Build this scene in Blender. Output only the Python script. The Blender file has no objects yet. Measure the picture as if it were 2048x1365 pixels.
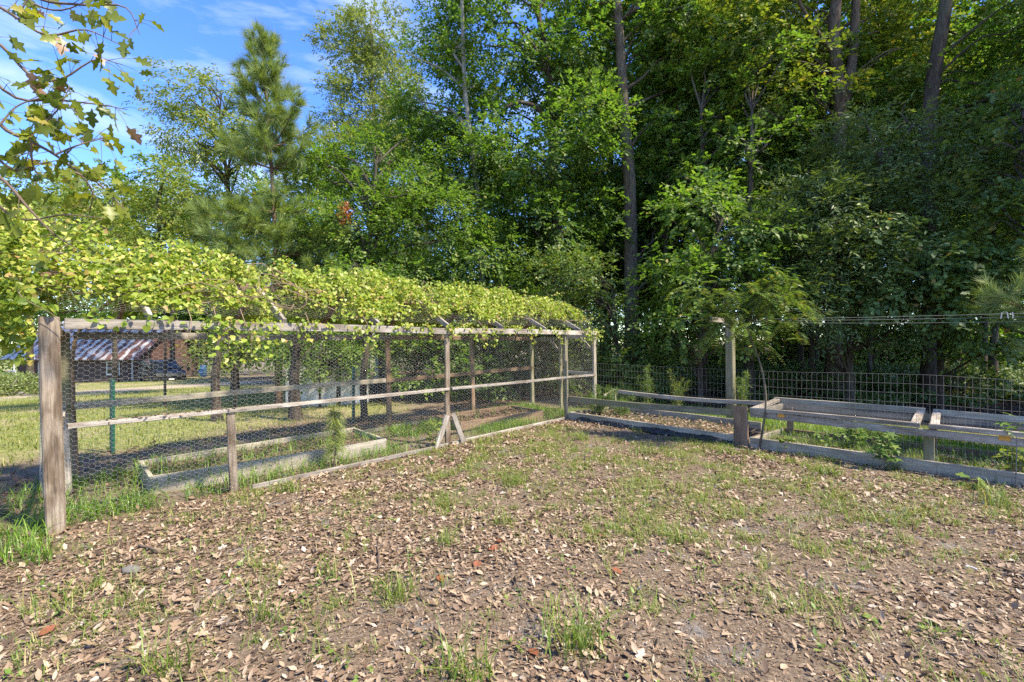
import bpy, math, random
import numpy as np
from mathutils import Vector, Matrix
R = math.radians
random.seed(7)
rng = np.random.default_rng(11)

# ------------------------------------------------------------------ camera, sky, sun, exposure
scn = bpy.context.scene
COL = scn.collection
CAMH, F = 1.6, 910.0            # eye height; focal length in photo pixels (16 mm on 36 mm, 2048 px)
cam = bpy.data.cameras.new('camera'); cam.lens = 16; cam.sensor_width = 36
cam.clip_start = 0.05; cam.clip_end = 3000
camo = bpy.data.objects.new('camera', cam); COL.objects.link(camo)
camo.location = (0, 0, CAMH); camo.rotation_euler = (R(90), 0, 0)
scn.camera = camo

SUN_EL, SUN_AZ = R(53), R(-26)      # azimuth measured from +X towards +Y
sun_vec = Vector((math.cos(SUN_EL) * math.cos(SUN_AZ), math.cos(SUN_EL) * math.sin(SUN_AZ), math.sin(SUN_EL)))
sl = bpy.data.lights.new('sun', 'SUN'); sl.energy = 2.75; sl.angle = R(3.0); sl.color = (1.0, 0.89, 0.70)
so = bpy.data.objects.new('sun', sl); COL.objects.link(so)
so.rotation_euler = (-sun_vec).to_track_quat('-Z', 'Y').to_euler(); so.location = sun_vec * 60

wd = bpy.data.worlds.new('World'); scn.world = wd; wd.use_nodes = True
nt = wd.node_tree; nt.nodes.clear()
w_out = nt.nodes.new('ShaderNodeOutputWorld'); w_bg = nt.nodes.new('ShaderNodeBackground')
sky = nt.nodes.new('ShaderNodeTexSky'); sky.sky_type = 'NISHITA'; sky.sun_disc = False
sky.sun_elevation = SUN_EL; sky.sun_rotation = math.pi / 2 - SUN_AZ
sky.air_density = 1.0; sky.dust_density = 0.15; sky.ozone_density = 5.0
tc = nt.nodes.new('ShaderNodeTexCoord')
mp = nt.nodes.new('ShaderNodeMapping'); mp.inputs['Scale'].default_value = (1.5, 1.5, 6.5)
mp.inputs['Rotation'].default_value = (R(8), R(14), R(25))
cn = nt.nodes.new('ShaderNodeTexNoise'); cn.inputs['Scale'].default_value = 2.2; cn.inputs['Detail'].default_value = 8
cn.inputs['Roughness'].default_value = 0.58; cn.inputs['Distortion'].default_value = 0.5
cr = nt.nodes.new('ShaderNodeValToRGB'); cr.color_ramp.elements[0].position = 0.47; cr.color_ramp.elements[1].position = 0.80
cm = nt.nodes.new('ShaderNodeMix'); cm.data_type = 'RGBA'
cm.inputs['B'].default_value = (3.0, 3.3, 3.9, 1)
cs = nt.nodes.new('ShaderNodeMath'); cs.operation = 'MULTIPLY'; cs.inputs[1].default_value = 0.75
nt.links.new(tc.outputs['Generated'], mp.inputs['Vector']); nt.links.new(mp.outputs['Vector'], cn.inputs['Vector'])
nt.links.new(cn.outputs['Fac'], cr.inputs['Fac']); nt.links.new(cr.outputs['Color'], cs.inputs[0])
nt.links.new(cs.outputs[0], cm.inputs['Factor']); hsv = nt.nodes.new('ShaderNodeHueSaturation'); hsv.inputs['Saturation'].default_value = 1.2; hsv.inputs['Hue'].default_value = 0.514; nt.links.new(sky.outputs['Color'], hsv.inputs['Color']); nt.links.new(hsv.outputs['Color'], cm.inputs['A'])
nt.links.new(cm.outputs['Result'], w_bg.inputs['Color']); w_bg.inputs['Strength'].default_value = 0.105
nt.links.new(w_bg.outputs['Background'], w_out.inputs['Surface'])

vs = scn.view_settings
vs.view_transform = 'Standard'; vs.look = 'None'; vs.exposure = 2.05; vs.gamma = 1.0; vs.use_curve_mapping = False
cy = scn.cycles
cy.max_bounces = 7; cy.diffuse_bounces = 4; cy.glossy_bounces = 2; cy.transmission_bounces = 4; cy.transparent_max_bounces = 8
cy.sample_clamp_indirect = 6; cy.caustics_reflective = False; cy.caustics_refractive = False
cy.use_denoising = False

# ------------------------------------------------------------------ layout frame
P0 = np.array([-3.81, 3.80])                 # foot of the near coop post
U = np.array([0.6635, 0.7482])               # along the coop
V = np.array([-0.7482, 0.6635])              # across the coop, away from the yard
def UV(u, v, z=0.0):
    p = P0 + U * u + V * v
    return Vector((p[0], p[1], z))
def PX(px, py, Y): return Vector(((px - 1024) / F * Y, Y, CAMH + (682.5 - py) / F * Y))

def _hash(ix, iy, seed):
    n = (ix * 374761393 + iy * 668265263 + seed * 974634777) & 0x7fffffff
    n = ((n ^ (n >> 13)) * 1274126177) & 0x7fffffff
    return ((n ^ (n >> 16)) & 0xffff) / 65535.0
def vnoise(x, y, seed=0):
    x = np.asarray(x, float); y = np.asarray(y, float)
    ix = np.floor(x).astype(np.int64); iy = np.floor(y).astype(np.int64)
    fx = x - ix; fy = y - iy; fx = fx * fx * (3 - 2 * fx); fy = fy * fy * (3 - 2 * fy)
    a = _hash(ix, iy, seed); b = _hash(ix + 1, iy, seed); c = _hash(ix, iy + 1, seed); d = _hash(ix + 1, iy + 1, seed)
    return (a * (1 - fx) + b * fx) * (1 - fy) + (c * (1 - fx) + d * fx) * fy
def fbm(x, y, seed=0, o=4):
    s = 0; a = 0.5
    for k in range(o):
        s = s + a * vnoise(np.asarray(x) * 2 ** k, np.asarray(y) * 2 ** k, seed + k * 17); a *= 0.5
    return s
def uvc(x, y):
    dx = np.asarray(x) - P0[0]; dy = np.asarray(y) - P0[1]
    return dx * U[0] + dy * U[1], dx * V[0] + dy * V[1]
def gz(x, y):
    u, v = uvc(x, y)
    s = np.clip(v - 2.2, 0, 62)
    z = -0.045 * s * s / (s + 3)
    near = np.exp(-((np.asarray(x) / 16) ** 2 + ((np.asarray(y) - 5) / 14) ** 2))
    return z + near * ((fbm(np.asarray(x) * 0.9, np.asarray(y) * 0.9, 3) - 0.47) * 0.07 + (fbm(np.asarray(x) * 6, np.asarray(y) * 6, 9, 3) - 0.44) * 0.028)

# ------------------------------------------------------------------ object helpers
def tag(o, label=None, cat=None, group=None, kind=None):
    if label: o['label'] = label
    if cat: o['category'] = cat
    if group: o['group'] = group
    if kind: o['kind'] = kind
    return o
def link(o, parent=None):
    COL.objects.link(o)
    if parent is not None:
        o.parent = parent
        o.matrix_parent_inverse = WORLD.get(parent.name, Matrix()).inverted()
    return o
WORLD = {}
def thing(name, label, cat, loc, group=None):
    o = bpy.data.objects.new(name, None); COL.objects.link(o); o.location = loc; o.empty_display_size = 0.1
    WORLD[o.name] = Matrix.Translation(Vector(loc))
    return tag(o, label, cat, group)
def obj(name, me, mat=None, parent=None, mw=None):
    if mat is not None and len(me.materials) == 0: me.materials.append(mat)
    o = bpy.data.objects.new(name, me); link(o, parent)
    if mw is not None: o.matrix_basis = mw
    WORLD[o.name] = mw.copy() if mw is not None else Matrix()
    return o
def np_mesh(name, V_, F_, smooth=False):
    V_ = np.asarray(V_, np.float32); F_ = np.asarray(F_, np.int32)
    me = bpy.data.meshes.new(name)
    k = F_.shape[1]; m = len(F_)
    me.vertices.add(len(V_)); me.vertices.foreach_set('co', V_.ravel())
    me.loops.add(m * k); me.loops.foreach_set('vertex_index', F_.ravel())
    me.polygons.add(m); me.polygons.foreach_set('loop_start', np.arange(0, m * k, k, dtype=np.int32))
    me.polygons.foreach_set('loop_total', np.full(m, k, np.int32))
    if smooth: me.polygons.foreach_set('use_smooth', np.ones(m, bool))
    me.update(calc_edges=True)
    return me
class MB:
    """collects vertices and polygons of one mesh"""
    def __init__(s): s.v = []; s.f = []; s.mi = []
    def add(s, v, f, mi=0):
        b = len(s.v); s.v += [tuple(p) for p in v]; s.f += [[i + b for i in q] for q in f]; s.mi += [mi] * len(f)
    def box(s, x0, x1, y0, y1, z0, z1, mi=0):
        s.add([(x0, y0, z0), (x1, y0, z0), (x1, y1, z0), (x0, y1, z0), (x0, y0, z1), (x1, y0, z1), (x1, y1, z1), (x0, y1, z1)],
              [(0, 3, 2, 1), (4, 5, 6, 7), (0, 1, 5, 4), (1, 2, 6, 5), (2, 3, 7, 6), (3, 0, 4, 7)], mi)
    def tube(s, pts, rad, n=6, mi=0):
        v, f = tube_np(pts, rad, n); s.add(v.tolist(), f.tolist(), mi)
        nv = len(v); s.f += [[len(s.v) - nv + i for i in range(n)][::-1], [len(s.v) - n + i for i in range(n)]]; s.mi += [mi, mi]
    def mesh(s, name, smooth=False):
        me = bpy.data.meshes.new(name); me.from_pydata(s.v, [], s.f)
        me.polygons.foreach_set('material_index', s.mi)
        if smooth: me.polygons.foreach_set('use_smooth', [True] * len(s.f))
        me.update(); return me
def tube_np(pts, rad, n=6, wob=0.0, seed=0):
    pts = np.asarray([tuple(p) for p in pts], float); m = len(pts)
    rad = np.broadcast_to(np.asarray(rad, float), (m,))
    t = np.gradient(pts, axis=0); t /= np.linalg.norm(t, axis=1)[:, None] + 1e-9
    ref = np.where(np.abs(t[:, 2:3]) > 0.9, np.array([[1.0, 0, 0]]), np.array([[0, 0, 1.0]]))
    if abs(t[:, 2]).mean() > 0.6: ref = np.tile(np.array([[1.0, 0, 0]]), (m, 1))
    a = np.cross(t, ref); a /= np.linalg.norm(a, axis=1)[:, None] + 1e-9
    b = np.cross(t, a)
    ang = np.arange(n) * 2 * math.pi / n
    rr = rad[:, None] * np.ones((1, n))
    if wob: 
        g = np.random.default_rng(seed); rr = rr * (1 + wob * (g.random((m, n)) - 0.5)) * (1 + wob * 0.6 * (g.random((1, n)) - .5))
    v = pts[:, None, :] + rr[..., None] * (np.cos(ang)[None, :, None] * a[:, None, :] + np.sin(ang)[None, :, None] * b[:, None, :])
    i = np.arange(m - 1)[:, None] * n; j = np.arange(n)[None, :]; j2 = (j + 1) % n
    f = np.stack([i + j, i + j2, i + n + j2, i + n + j], -1).reshape(-1, 4)
    return v.reshape(-1, 3), f
def cat_np(parts):
    vs_, fs_ = [], []; b = 0
    for v, f in parts: vs_.append(v); fs_.append(np.asarray(f) + b); b += len(v)
    return np.concatenate(vs_), np.concatenate(fs_)
def smooth_path(pts, n):
    pts = np.asarray([tuple(p) for p in pts], float); m = len(pts)
    t = np.linspace(0, m - 1, n); i = np.clip(t.astype(int), 0, m - 2); f = (t - i)[:, None]
    P = np.vstack([2 * pts[0] - pts[1], pts, 2 * pts[-1] - pts[-2]])
    p0, p1, p2, p3 = P[i], P[i + 1], P[i + 2], P[i + 3]
    return 0.5 * (2 * p1 + (p2 - p0) * f + (2 * p0 - 5 * p1 + 4 * p2 - p3) * f ** 2 + (3 * p1 - p0 - 3 * p2 + p3) * f ** 3)

# ------------------------------------------------------------------ materials
def new_mat(name):
    m = bpy.data.materials.new(name); m.use_nodes = True
    n = m.node_tree; b = n.nodes['Principled BSDF']; return m, n, b
def ramp(n, stops, fac):
    r = n.nodes.new('ShaderNodeValToRGB'); e = r.color_ramp.elements
    while len(e) < len(stops): e.new(0.5)
    for i, (p, c) in enumerate(stops): e[i].position = p; e[i].color = (*c, 1)
    n.links.new(fac, r.inputs['Fac']); return r.outputs['Color']
def noise(n, vec, scale, detail=4, rough=0.55, dist=0):
    t = n.nodes.new('ShaderNodeTexNoise'); t.inputs['Scale'].default_value = scale; t.inputs['Detail'].default_value = detail
    t.inputs['Roughness'].default_value = rough; t.inputs['Distortion'].default_value = dist
    if vec is not None: n.links.new(vec, t.inputs['Vector'])
    return t.outputs['Fac']
def mixc(n, fac, a, b, mode='MIX'):
    m = n.nodes.new('ShaderNodeMix'); m.data_type = 'RGBA'; m.blend_type = mode
    for s, x in (('Factor', fac), ('A', a), ('B', b)):
        if hasattr(x, 'is_output'): n.links.new(x, m.inputs[s])
        else: m.inputs[s].default_value = (*x, 1) if isinstance(x, tuple) else x
    return m.outputs['Result']
def mathn(n, op, a, b=None, clamp=False):
    m = n.nodes.new('ShaderNodeMath'); m.operation = op; m.use_clamp = clamp
    for i, x in enumerate((a, b)):
        if x is None: continue
        if hasattr(x, 'is_output'): n.links.new(x, m.inputs[i])
        else: m.inputs[i].default_value = x
    return m.outputs[0]
def coords(n, kind='Object', scale=(1, 1, 1)):
    t = n.nodes.new('ShaderNodeTexCoord'); m = n.nodes.new('ShaderNodeMapping'); m.inputs['Scale'].default_value = scale
    n.links.new(t.outputs[kind], m.inputs['Vector']); return m.outputs['Vector']
def bump(n, b, h, s, d=0.01):
    k = n.nodes.new('ShaderNodeBump'); k.inputs['Strength'].default_value = s; k.inputs['Distance'].default_value = d
    n.links.new(h, k.inputs['Height']); n.links.new(k.outputs['Normal'], b.inputs['Normal'])
def leaf_mat(name, stops, trans=0.35, rough=0.45, tcol=(1.25, 1.25, 0.45), spec=0.4):
    m, n, b = new_mat(name)
    g = n.nodes.new('ShaderNodeNewGeometry')
    c = ramp(n, stops, g.outputs['Random Per Island'])
    n.links.new(c, b.inputs['Base Color']); b.inputs['Roughness'].default_value = rough
    b.inputs['Specular IOR Level'].default_value = spec
    if trans > 0:
        t = n.nodes.new('ShaderNodeBsdfTranslucent'); n.links.new(mixc(n, 1.0, c, tcol, 'MULTIPLY'), t.inputs['Color'])
        mx = n.nodes.new('ShaderNodeMixShader'); mx.inputs[0].default_value = trans
        n.links.new(b.outputs[0], mx.inputs[1]); n.links.new(t.outputs[0], mx.inputs[2])
        n.links.new(mx.outputs[0], n.nodes['Material Output'].inputs['Surface'])
    return m
def flat_mat(name, col, rough=0.6, metal=0.0, var=0.15, scale=6):
    m, n, b = new_mat(name); v = coords(n, 'Object')
    f = noise(n, v, scale, 5)
    n.links.new(mixc(n, f, tuple(c * (1 - var) for c in col), tuple(min(1, c * (1 + var)) for c in col)), b.inputs['Base Color'])
    b.inputs['Roughness'].default_value = rough; b.inputs['Metallic'].default_value = metal
    return m
def wood_mat(name, dark, mid, light, green=0.0, stain=0.3):
    m, n, b = new_mat(name)
    oi = n.nodes.new('ShaderNodeObjectInfo')
    tcn = n.nodes.new('ShaderNodeTexCoord')
    off = n.nodes.new('ShaderNodeVectorMath'); off.operation = 'ADD'
    mul = n.nodes.new('ShaderNodeVectorMath'); mul.operation = 'SCALE'; mul.inputs['Scale'].default_value = 37.0
    cmb = n.nodes.new('ShaderNodeCombineXYZ')
    for k in range(3): n.links.new(oi.outputs['Random'], cmb.inputs[k])
    n.links.new(cmb.outputs[0], mul.inputs[0]); n.links.new(tcn.outputs['Object'], off.inputs[0]); n.links.new(mul.outputs[0], off.inputs[1])
    mp_ = n.nodes.new('ShaderNodeMapping'); mp_.inputs['Scale'].default_value = (1.2, 30, 30); n.links.new(off.outputs[0], mp_.inputs['Vector'])
    g = noise(n, mp_.outputs['Vector'], 2.2, 7, 0.65, 0.6)
    mp2 = n.nodes.new('ShaderNodeMapping'); mp2.inputs['Scale'].default_value = (1.0, 3.5, 3.5); n.links.new(off.outputs[0], mp2.inputs['Vector'])
    s = noise(n, mp2.outputs['Vector'], 2.6, 6, 0.6, 0.3)
    c = ramp(n, [(0.28, dark), (0.5, mid), (0.72, light)], g)
    st = ramp(n, [(0.40, (0.33, 0.28, 0.23)), (0.60, (1, 1, 1))], s)
    c = mixc(n, stain, c, mixc(n, 1.0, c, st, 'MULTIPLY'))
    tone = mathn(n, 'MULTIPLY_ADD', oi.outputs['Random'], 0.34); n.nodes[-1].inputs[2].default_value = 0.83
    hs = n.nodes.new('ShaderNodeHueSaturation'); n.links.new(c, hs.inputs['Color']); n.links.new(tone, hs.inputs['Value'])
    c = hs.outputs['Color']
    vo = n.nodes.new('ShaderNodeTexVoronoi'); vo.inputs['Scale'].default_value = 2.3; n.links.new(mp2.outputs['Vector'], vo.inputs['Vector'])
    kn = ramp(n, [(0.05, (1, 1, 1)), (0.12, (0, 0, 0))], vo.outputs['Distance'])
    c = mixc(n, mathn(n, 'MULTIPLY', kn, 0.65), c, tuple(x * 0.45 for x in dark))
    if green > 0:
        gn = noise(n, off.outputs[0], 3.0, 5)
        c = mixc(n, mathn(n, 'MULTIPLY', ramp(n, [(0.38, (0, 0, 0)), (0.62, (1, 1, 1))], gn), green), c, (0.13, 0.15, 0.05))
    n.links.new(c, b.inputs['Base Color']); b.inputs['Roughness'].default_value = 0.85; b.inputs['Specular IOR Level'].default_value = 0.2
    bump(n, b, g, 0.7, 0.006)
    return m
M = {}
M['wood'] = wood_mat('weathered_wood', (0.17, 0.15, 0.125), (0.36, 0.325, 0.28), (0.53, 0.49, 0.43), stain=0.7)
M['wood_tan'] = wood_mat('tan_post_wood', (0.13, 0.10, 0.075), (0.29, 0.235, 0.175), (0.43, 0.365, 0.285), stain=0.85)
M['wood_green'] = wood_mat('algae_wood', (0.15, 0.13, 0.09), (0.27, 0.24, 0.17), (0.38, 0.34, 0.25), green=0.55, stain=0.4)
M['wood_grey'] = wood_mat('grey_bed_wood', (0.21, 0.18, 0.14), (0.39, 0.345, 0.28), (0.55, 0.50, 0.42), green=0.18, stain=0.45)
M['wood_brown'] = wood_mat('brown_stub_wood', (0.13, 0.085, 0.055), (0.22, 0.15, 0.10), (0.31, 0.23, 0.16), stain=0.4)
M['wire'] = flat_mat('galvanised_wire', (0.46, 0.44, 0.40), 0.55, 0.2)
M['wire_dark'] = flat_mat('dull_fence_wire', (0.19, 0.18, 0.165), 0.6, 0.3)
M['line'] = flat_mat('clothesline_cord', (0.26, 0.26, 0.24), 0.6)
def bark_mat(name, a, b_, c_, sc=1.0):
    m, n, b = new_mat(name); v = coords(n, 'Object', (9 * sc, 9 * sc, 1.6 * sc))
    g = noise(n, v, 2.0, 7, 0.65, 0.8); v2 = coords(n, 'Object', (1, 1, .6)); s = noise(n, v2, 1.7, 4)
    c = ramp(n, [(0.32, a), (0.52, b_), (0.72, c_)], g)
    c = mixc(n, mathn(n, 'MULTIPLY', ramp(n, [(0.5, (0, 0, 0)), (0.7, (1, 1, 1))], s), 0.35), c, (0.17, 0.18, 0.12))
    n.links.new(c, b.inputs['Base Color']); b.inputs['Roughness'].default_value = 0.9; b.inputs['Specular IOR Level'].default_value = 0.15
    bump(n, b, g, 0.9, 0.03); return m
M['bark'] = bark_mat('grey_bark', (0.045, 0.034, 0.025), (0.11, 0.086, 0.062), (0.18, 0.15, 0.112))
M['bark_dark'] = bark_mat('dark_bark', (0.025, 0.02, 0.016), (0.07, 0.056, 0.043), (0.12, 0.10, 0.08))
M['bark_pale'] = bark_mat('pale_bark', (0.13, 0.12, 0.10), (0.26, 0.25, 0.21), (0.36, 0.34, 0.30))
M['bark_pine'] = bark_mat('pine_bark', (0.06, 0.04, 0.03), (0.16, 0.10, 0.07), (0.26, 0.18, 0.13))
M['twig'] = flat_mat('brown_twig', (0.13, 0.09, 0.06), 0.8)
M['vine_stem'] = flat_mat('vine_stem', (0.22, 0.15, 0.10), 0.8)

M['lf_vine'] = leaf_mat('grape_vine_leaf', [(0, (0.14, 0.21, 0.027)), (0.4, (0.30, 0.385, 0.05)), (0.75, (0.42, 0.47, 0.085)), (0.93, (0.54, 0.49, 0.13)), (1.0, (0.40, 0.24, 0.10))], 0.42, 0.42, (1.1, 1.2, 0.5))
M['lf_oak'] = leaf_mat('oak_leaf', [(0, (0.06, 0.085, 0.018)), (0.5, (0.11, 0.14, 0.028)), (0.93, (0.17, 0.19, 0.035)), (1.0, (0.2, 0.13, 0.05))], 0.35, 0.4)
M['lf_dead'] = leaf_mat('dead_oak_leaf', [(0, (0.16, 0.085, 0.045)), (1, (0.33, 0.21, 0.13))], 0.15, 0.7)
M['lf_dark'] = leaf_mat('dark_oak_leaf', [(0, (0.07, 0.125, 0.026)), (0.5, (0.118, 0.195, 0.038)), (0.95, (0.18, 0.27, 0.05)), (1, (0.26, 0.23, 0.06))], 0.45, 0.5, (1.05, 1.3, .45))
M['lf_mid'] = leaf_mat('mid_green_leaf', [(0, (0.09, 0.152, 0.03)), (0.5, (0.15, 0.23, 0.043)), (0.95, (0.225, 0.31, 0.06)), (1, (0.36, 0.29, 0.07))], 0.47, 0.5, (1.05, 1.3, .45))
M['lf_yel'] = leaf_mat('yellow_green_leaf', [(0, (0.10, 0.155, 0.022)), (0.5, (0.18, 0.245, 0.04)), (0.9, (0.27, 0.32, 0.06)), (1, (0.42, 0.34, 0.07))], 0.42, 0.45)
M['lf_pale'] = leaf_mat('pale_tree_leaf', [(0, (0.12, 0.165, 0.045)), (0.5, (0.2, 0.255, 0.075)), (1, (0.3, 0.345, 0.12))], 0.38, 0.45)
M['lf_ever'] = leaf_mat('evergreen_leaf', [(0, (0.07, 0.112, 0.033)), (0.5, (0.112, 0.17, 0.05)), (0.97, (0.165, 0.23, 0.07)), (0.99, (0.25, 0.2, 0.06)), (1, (0.3, 0.22, 0.08))], 0.3, 0.5, spec=0.4)
M['lf_wild'] = leaf_mat('broad_vine_leaf', [(0, (0.075, 0.128, 0.033)), (0.5, (0.125, 0.2, 0.05)), (0.96, (0.195, 0.265, 0.068)), (0.985, (0.3, 0.24, 0.07)), (1, (0.3, 0.18, 0.07))], 0.36, 0.5, spec=0.4)
M['lf_mim'] = leaf_mat('mimosa_leaflet', [(0, (0.085, 0.145, 0.03)), (0.6, (0.14, 0.22, 0.045)), (0.95, (0.22, 0.29, 0.06)), (1, (0.4, 0.25, 0.06))], 0.35, 0.4)
M['lf_herb'] = leaf_mat('herb_leaf', [(0, (0.09, 0.16, 0.03)), (0.6, (0.15, 0.24, 0.045)), (1, (0.26, 0.33, 0.07))], 0.35, 0.45)
M['needle'] = leaf_mat('pine_needle', [(0, (0.13, 0.19, 0.055)), (0.5, (0.21, 0.29, 0.085)), (1, (0.31, 0.37, 0.13))], 0.35, 0.6)
M['needle_y'] = leaf_mat('young_pine_needle', [(0, (0.13, 0.19, 0.03)), (0.5, (0.22, 0.28, 0.05)), (1, (0.34, 0.35, 0.09))], 0.25, 0.45)
M['needle_red'] = leaf_mat('dead_red_foliage', [(0, (0.35, 0.10, 0.03)), (1, (0.55, 0.22, 0.07))], 0.3, 0.6)
M['grass'] = leaf_mat('grass_blade', [(0, (0.09, 0.15, 0.02)), (0.5, (0.16, 0.24, 0.035)), (0.78, (0.24, 0.30, 0.06)), (0.9, (0.33, 0.30, 0.10)), (1, (0.42, 0.33, 0.16))], 0.35, 0.45)
M['grass_lush'] = leaf_mat('lush_grass_blade', [(0, (0.085, 0.17, 0.018)), (0.6, (0.15, 0.27, 0.03)), (1, (0.24, 0.35, 0.05))], 0.38, 0.42)
M['lawn'] = leaf_mat('lawn_blade', [(0, (0.13, 0.17, 0.03)), (0.5, (0.2, 0.245, 0.045)), (0.85, (0.30, 0.30, 0.09)), (1, (0.40, 0.34, 0.16))], 0.35, 0.5)
M['litter'] = leaf_mat('fallen_leaf', [(0, (0.055, 0.036, 0.025)), (0.15, (0.14, 0.09, 0.056)), (0.4, (0.23, 0.155, 0.098)), (0.65, (0.31, 0.22, 0.14)), (0.9, (0.41, 0.31, 0.21)), (1, (0.48, 0.41, 0.32))], 0.12, 0.65, (1.2, 1, 0.7))
M['litter_red'] = leaf_mat('rust_leaf', [(0, (0.19, 0.065, 0.033)), (1, (0.27, 0.10, 0.045))], 0.15, 0.6, (1.2, 1, .7))
M['litter_brown'] = leaf_mat('forest_litter', [(0, (0.06, 0.038, 0.025)), (0.5, (0.15, 0.09, 0.055)), (1, (0.26, 0.17, 0.11))], 0.1, 0.7, (1.2, 1, .7))

# ------------------------------------------------------------------ ground
def ground_material():
    m, n, b = new_mat('ground_soil')
    v = coords(n, 'Object')
    big = noise(n, v, 0.8, 5, 0.6); mid = noise(n, v, 3.2, 6, 0.62, 0.4); fine = noise(n, v, 38, 6, 0.7); grit = noise(n, v, 160, 3, 0.7)
    soil = ramp(n, [(0.30, (0.07, 0.052, 0.036)), (0.5, (0.165, 0.124, 0.086)), (0.70, (0.28, 0.22, 0.158))], fine)
    sand = ramp(n, [(0.30, (0.10, 0.092, 0.084)), (0.55, (0.18, 0.168, 0.157)), (0.75, (0.29, 0.272, 0.255))], fine)
    c = mixc(n, ramp(n, [(0.55, (0, 0, 0)), (0.66, (1, 1, 1))], mid), soil, sand)
    chips = ramp(n, [(0.60, (0, 0, 0)), (0.66, (1, 1, 1))], grit)
    c = mixc(n, mathn(n, 'MULTIPLY', chips, 0.6), c, (0.34, 0.265, 0.195))
    # lawn colour beyond the coop, forest floor on the far side
    at = n.nodes.new('ShaderNodeAttribute'); at.attribute_name = 'zone'
    sp = n.nodes.new('ShaderNodeSeparateColor'); n.links.new(at.outputs['Color'], sp.inputs[0])
    lf = noise(n, v, 9, 6, 0.65); lb = noise(n, v, 0.35, 4)
    lawn = ramp(n, [(0.32, (0.09, 0.115, 0.025)), (0.5, (0.175, 0.195, 0.05)), (0.68, (0.29, 0.27, 0.11))], lf)
    lawn = mixc(n, ramp(n, [(0.48, (0, 0, 0)), (0.62, (1, 1, 1))], lb), lawn, mixc(n, lf, (0.23, 0.2, 0.09), (0.38, 0.32, 0.19)))
    c = mixc(n, sp.outputs[0], c, lawn)
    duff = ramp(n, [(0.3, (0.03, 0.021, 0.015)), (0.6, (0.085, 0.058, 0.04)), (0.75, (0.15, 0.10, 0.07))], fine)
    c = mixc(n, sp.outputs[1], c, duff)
    drive = mixc(n, fine, (0.27, 0.215, 0.15), (0.46, 0.38, 0.29))
    c = mixc(n, sp.outputs[2], c, drive)
    n.links.new(c, b.inputs['Base Color']); b.inputs['Roughness'].default_value = 0.95; b.inputs['Specular IOR Level'].default_value = 0.1
    h = mathn(n, 'ADD', fine, mathn(n, 'MULTIPLY', grit, 0.5)); bump(n, b, h, 0.8, 0.02)
    return m
M['ground'] = ground_material()
def axis(lo, hi, step, far, k=1.16):
    a = list(np.arange(lo, hi + 1e-6, step)); s = step
    while a[-1] < far: s *= k; a.append(a[-1] + s)
    s = step
    while a[0] > -far: s *= k; a.insert(0, a[0] - s)
    return np.array(a)
def smooth(a, b, x): t = np.clip((x - a) / (b - a), 0, 1); return t * t * (3 - 2 * t)
gx = axis(-9, 9.5, 0.10, 900); gy = axis(0.6, 13, 0.10, 900)
XX, YY = np.meshgrid(gx, gy); nx, ny = len(gx), len(gy)
ZZ = gz(XX, YY)
i, j = np.meshgrid(np.arange(nx - 1), np.arange(ny - 1)); a = (j * nx + i).ravel()
gme = np_mesh('ground', np.stack([XX.ravel(), YY.ravel(), ZZ.ravel()], 1), np.stack([a, a + 1, a + 1 + nx, a + nx], 1), True)
uu, vv = uvc(XX.ravel(), YY.ravel())
ns = fbm(XX.ravel() * 0.7, YY.ravel() * 0.7, 21) - 0.47
lawn = smooth(3.0, 4.6, vv + ns * 3) * (1 - smooth(4.6, 7.0, uu - vv * 0.15 + ns * 2)) 
back = smooth(8.7, 8.9, uu + ns * .3) * (1 - smooth(10.6, 11.6, uu + ns * 2)) * (1 - smooth(0.5, 1.2, vv))
lawn = np.clip(lawn + back * 0.9, 0, 1)
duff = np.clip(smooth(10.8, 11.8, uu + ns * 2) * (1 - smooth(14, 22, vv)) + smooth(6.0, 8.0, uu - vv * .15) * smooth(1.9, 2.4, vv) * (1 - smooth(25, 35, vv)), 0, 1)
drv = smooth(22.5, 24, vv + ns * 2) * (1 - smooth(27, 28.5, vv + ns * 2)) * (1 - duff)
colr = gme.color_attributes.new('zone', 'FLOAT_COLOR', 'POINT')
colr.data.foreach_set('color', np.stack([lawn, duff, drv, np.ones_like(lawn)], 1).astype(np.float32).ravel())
tag(obj('ground', gme, M['ground']), 'bare sandy yard soil running into lawn and dark forest floor', 'ground', kind='structure')

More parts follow.
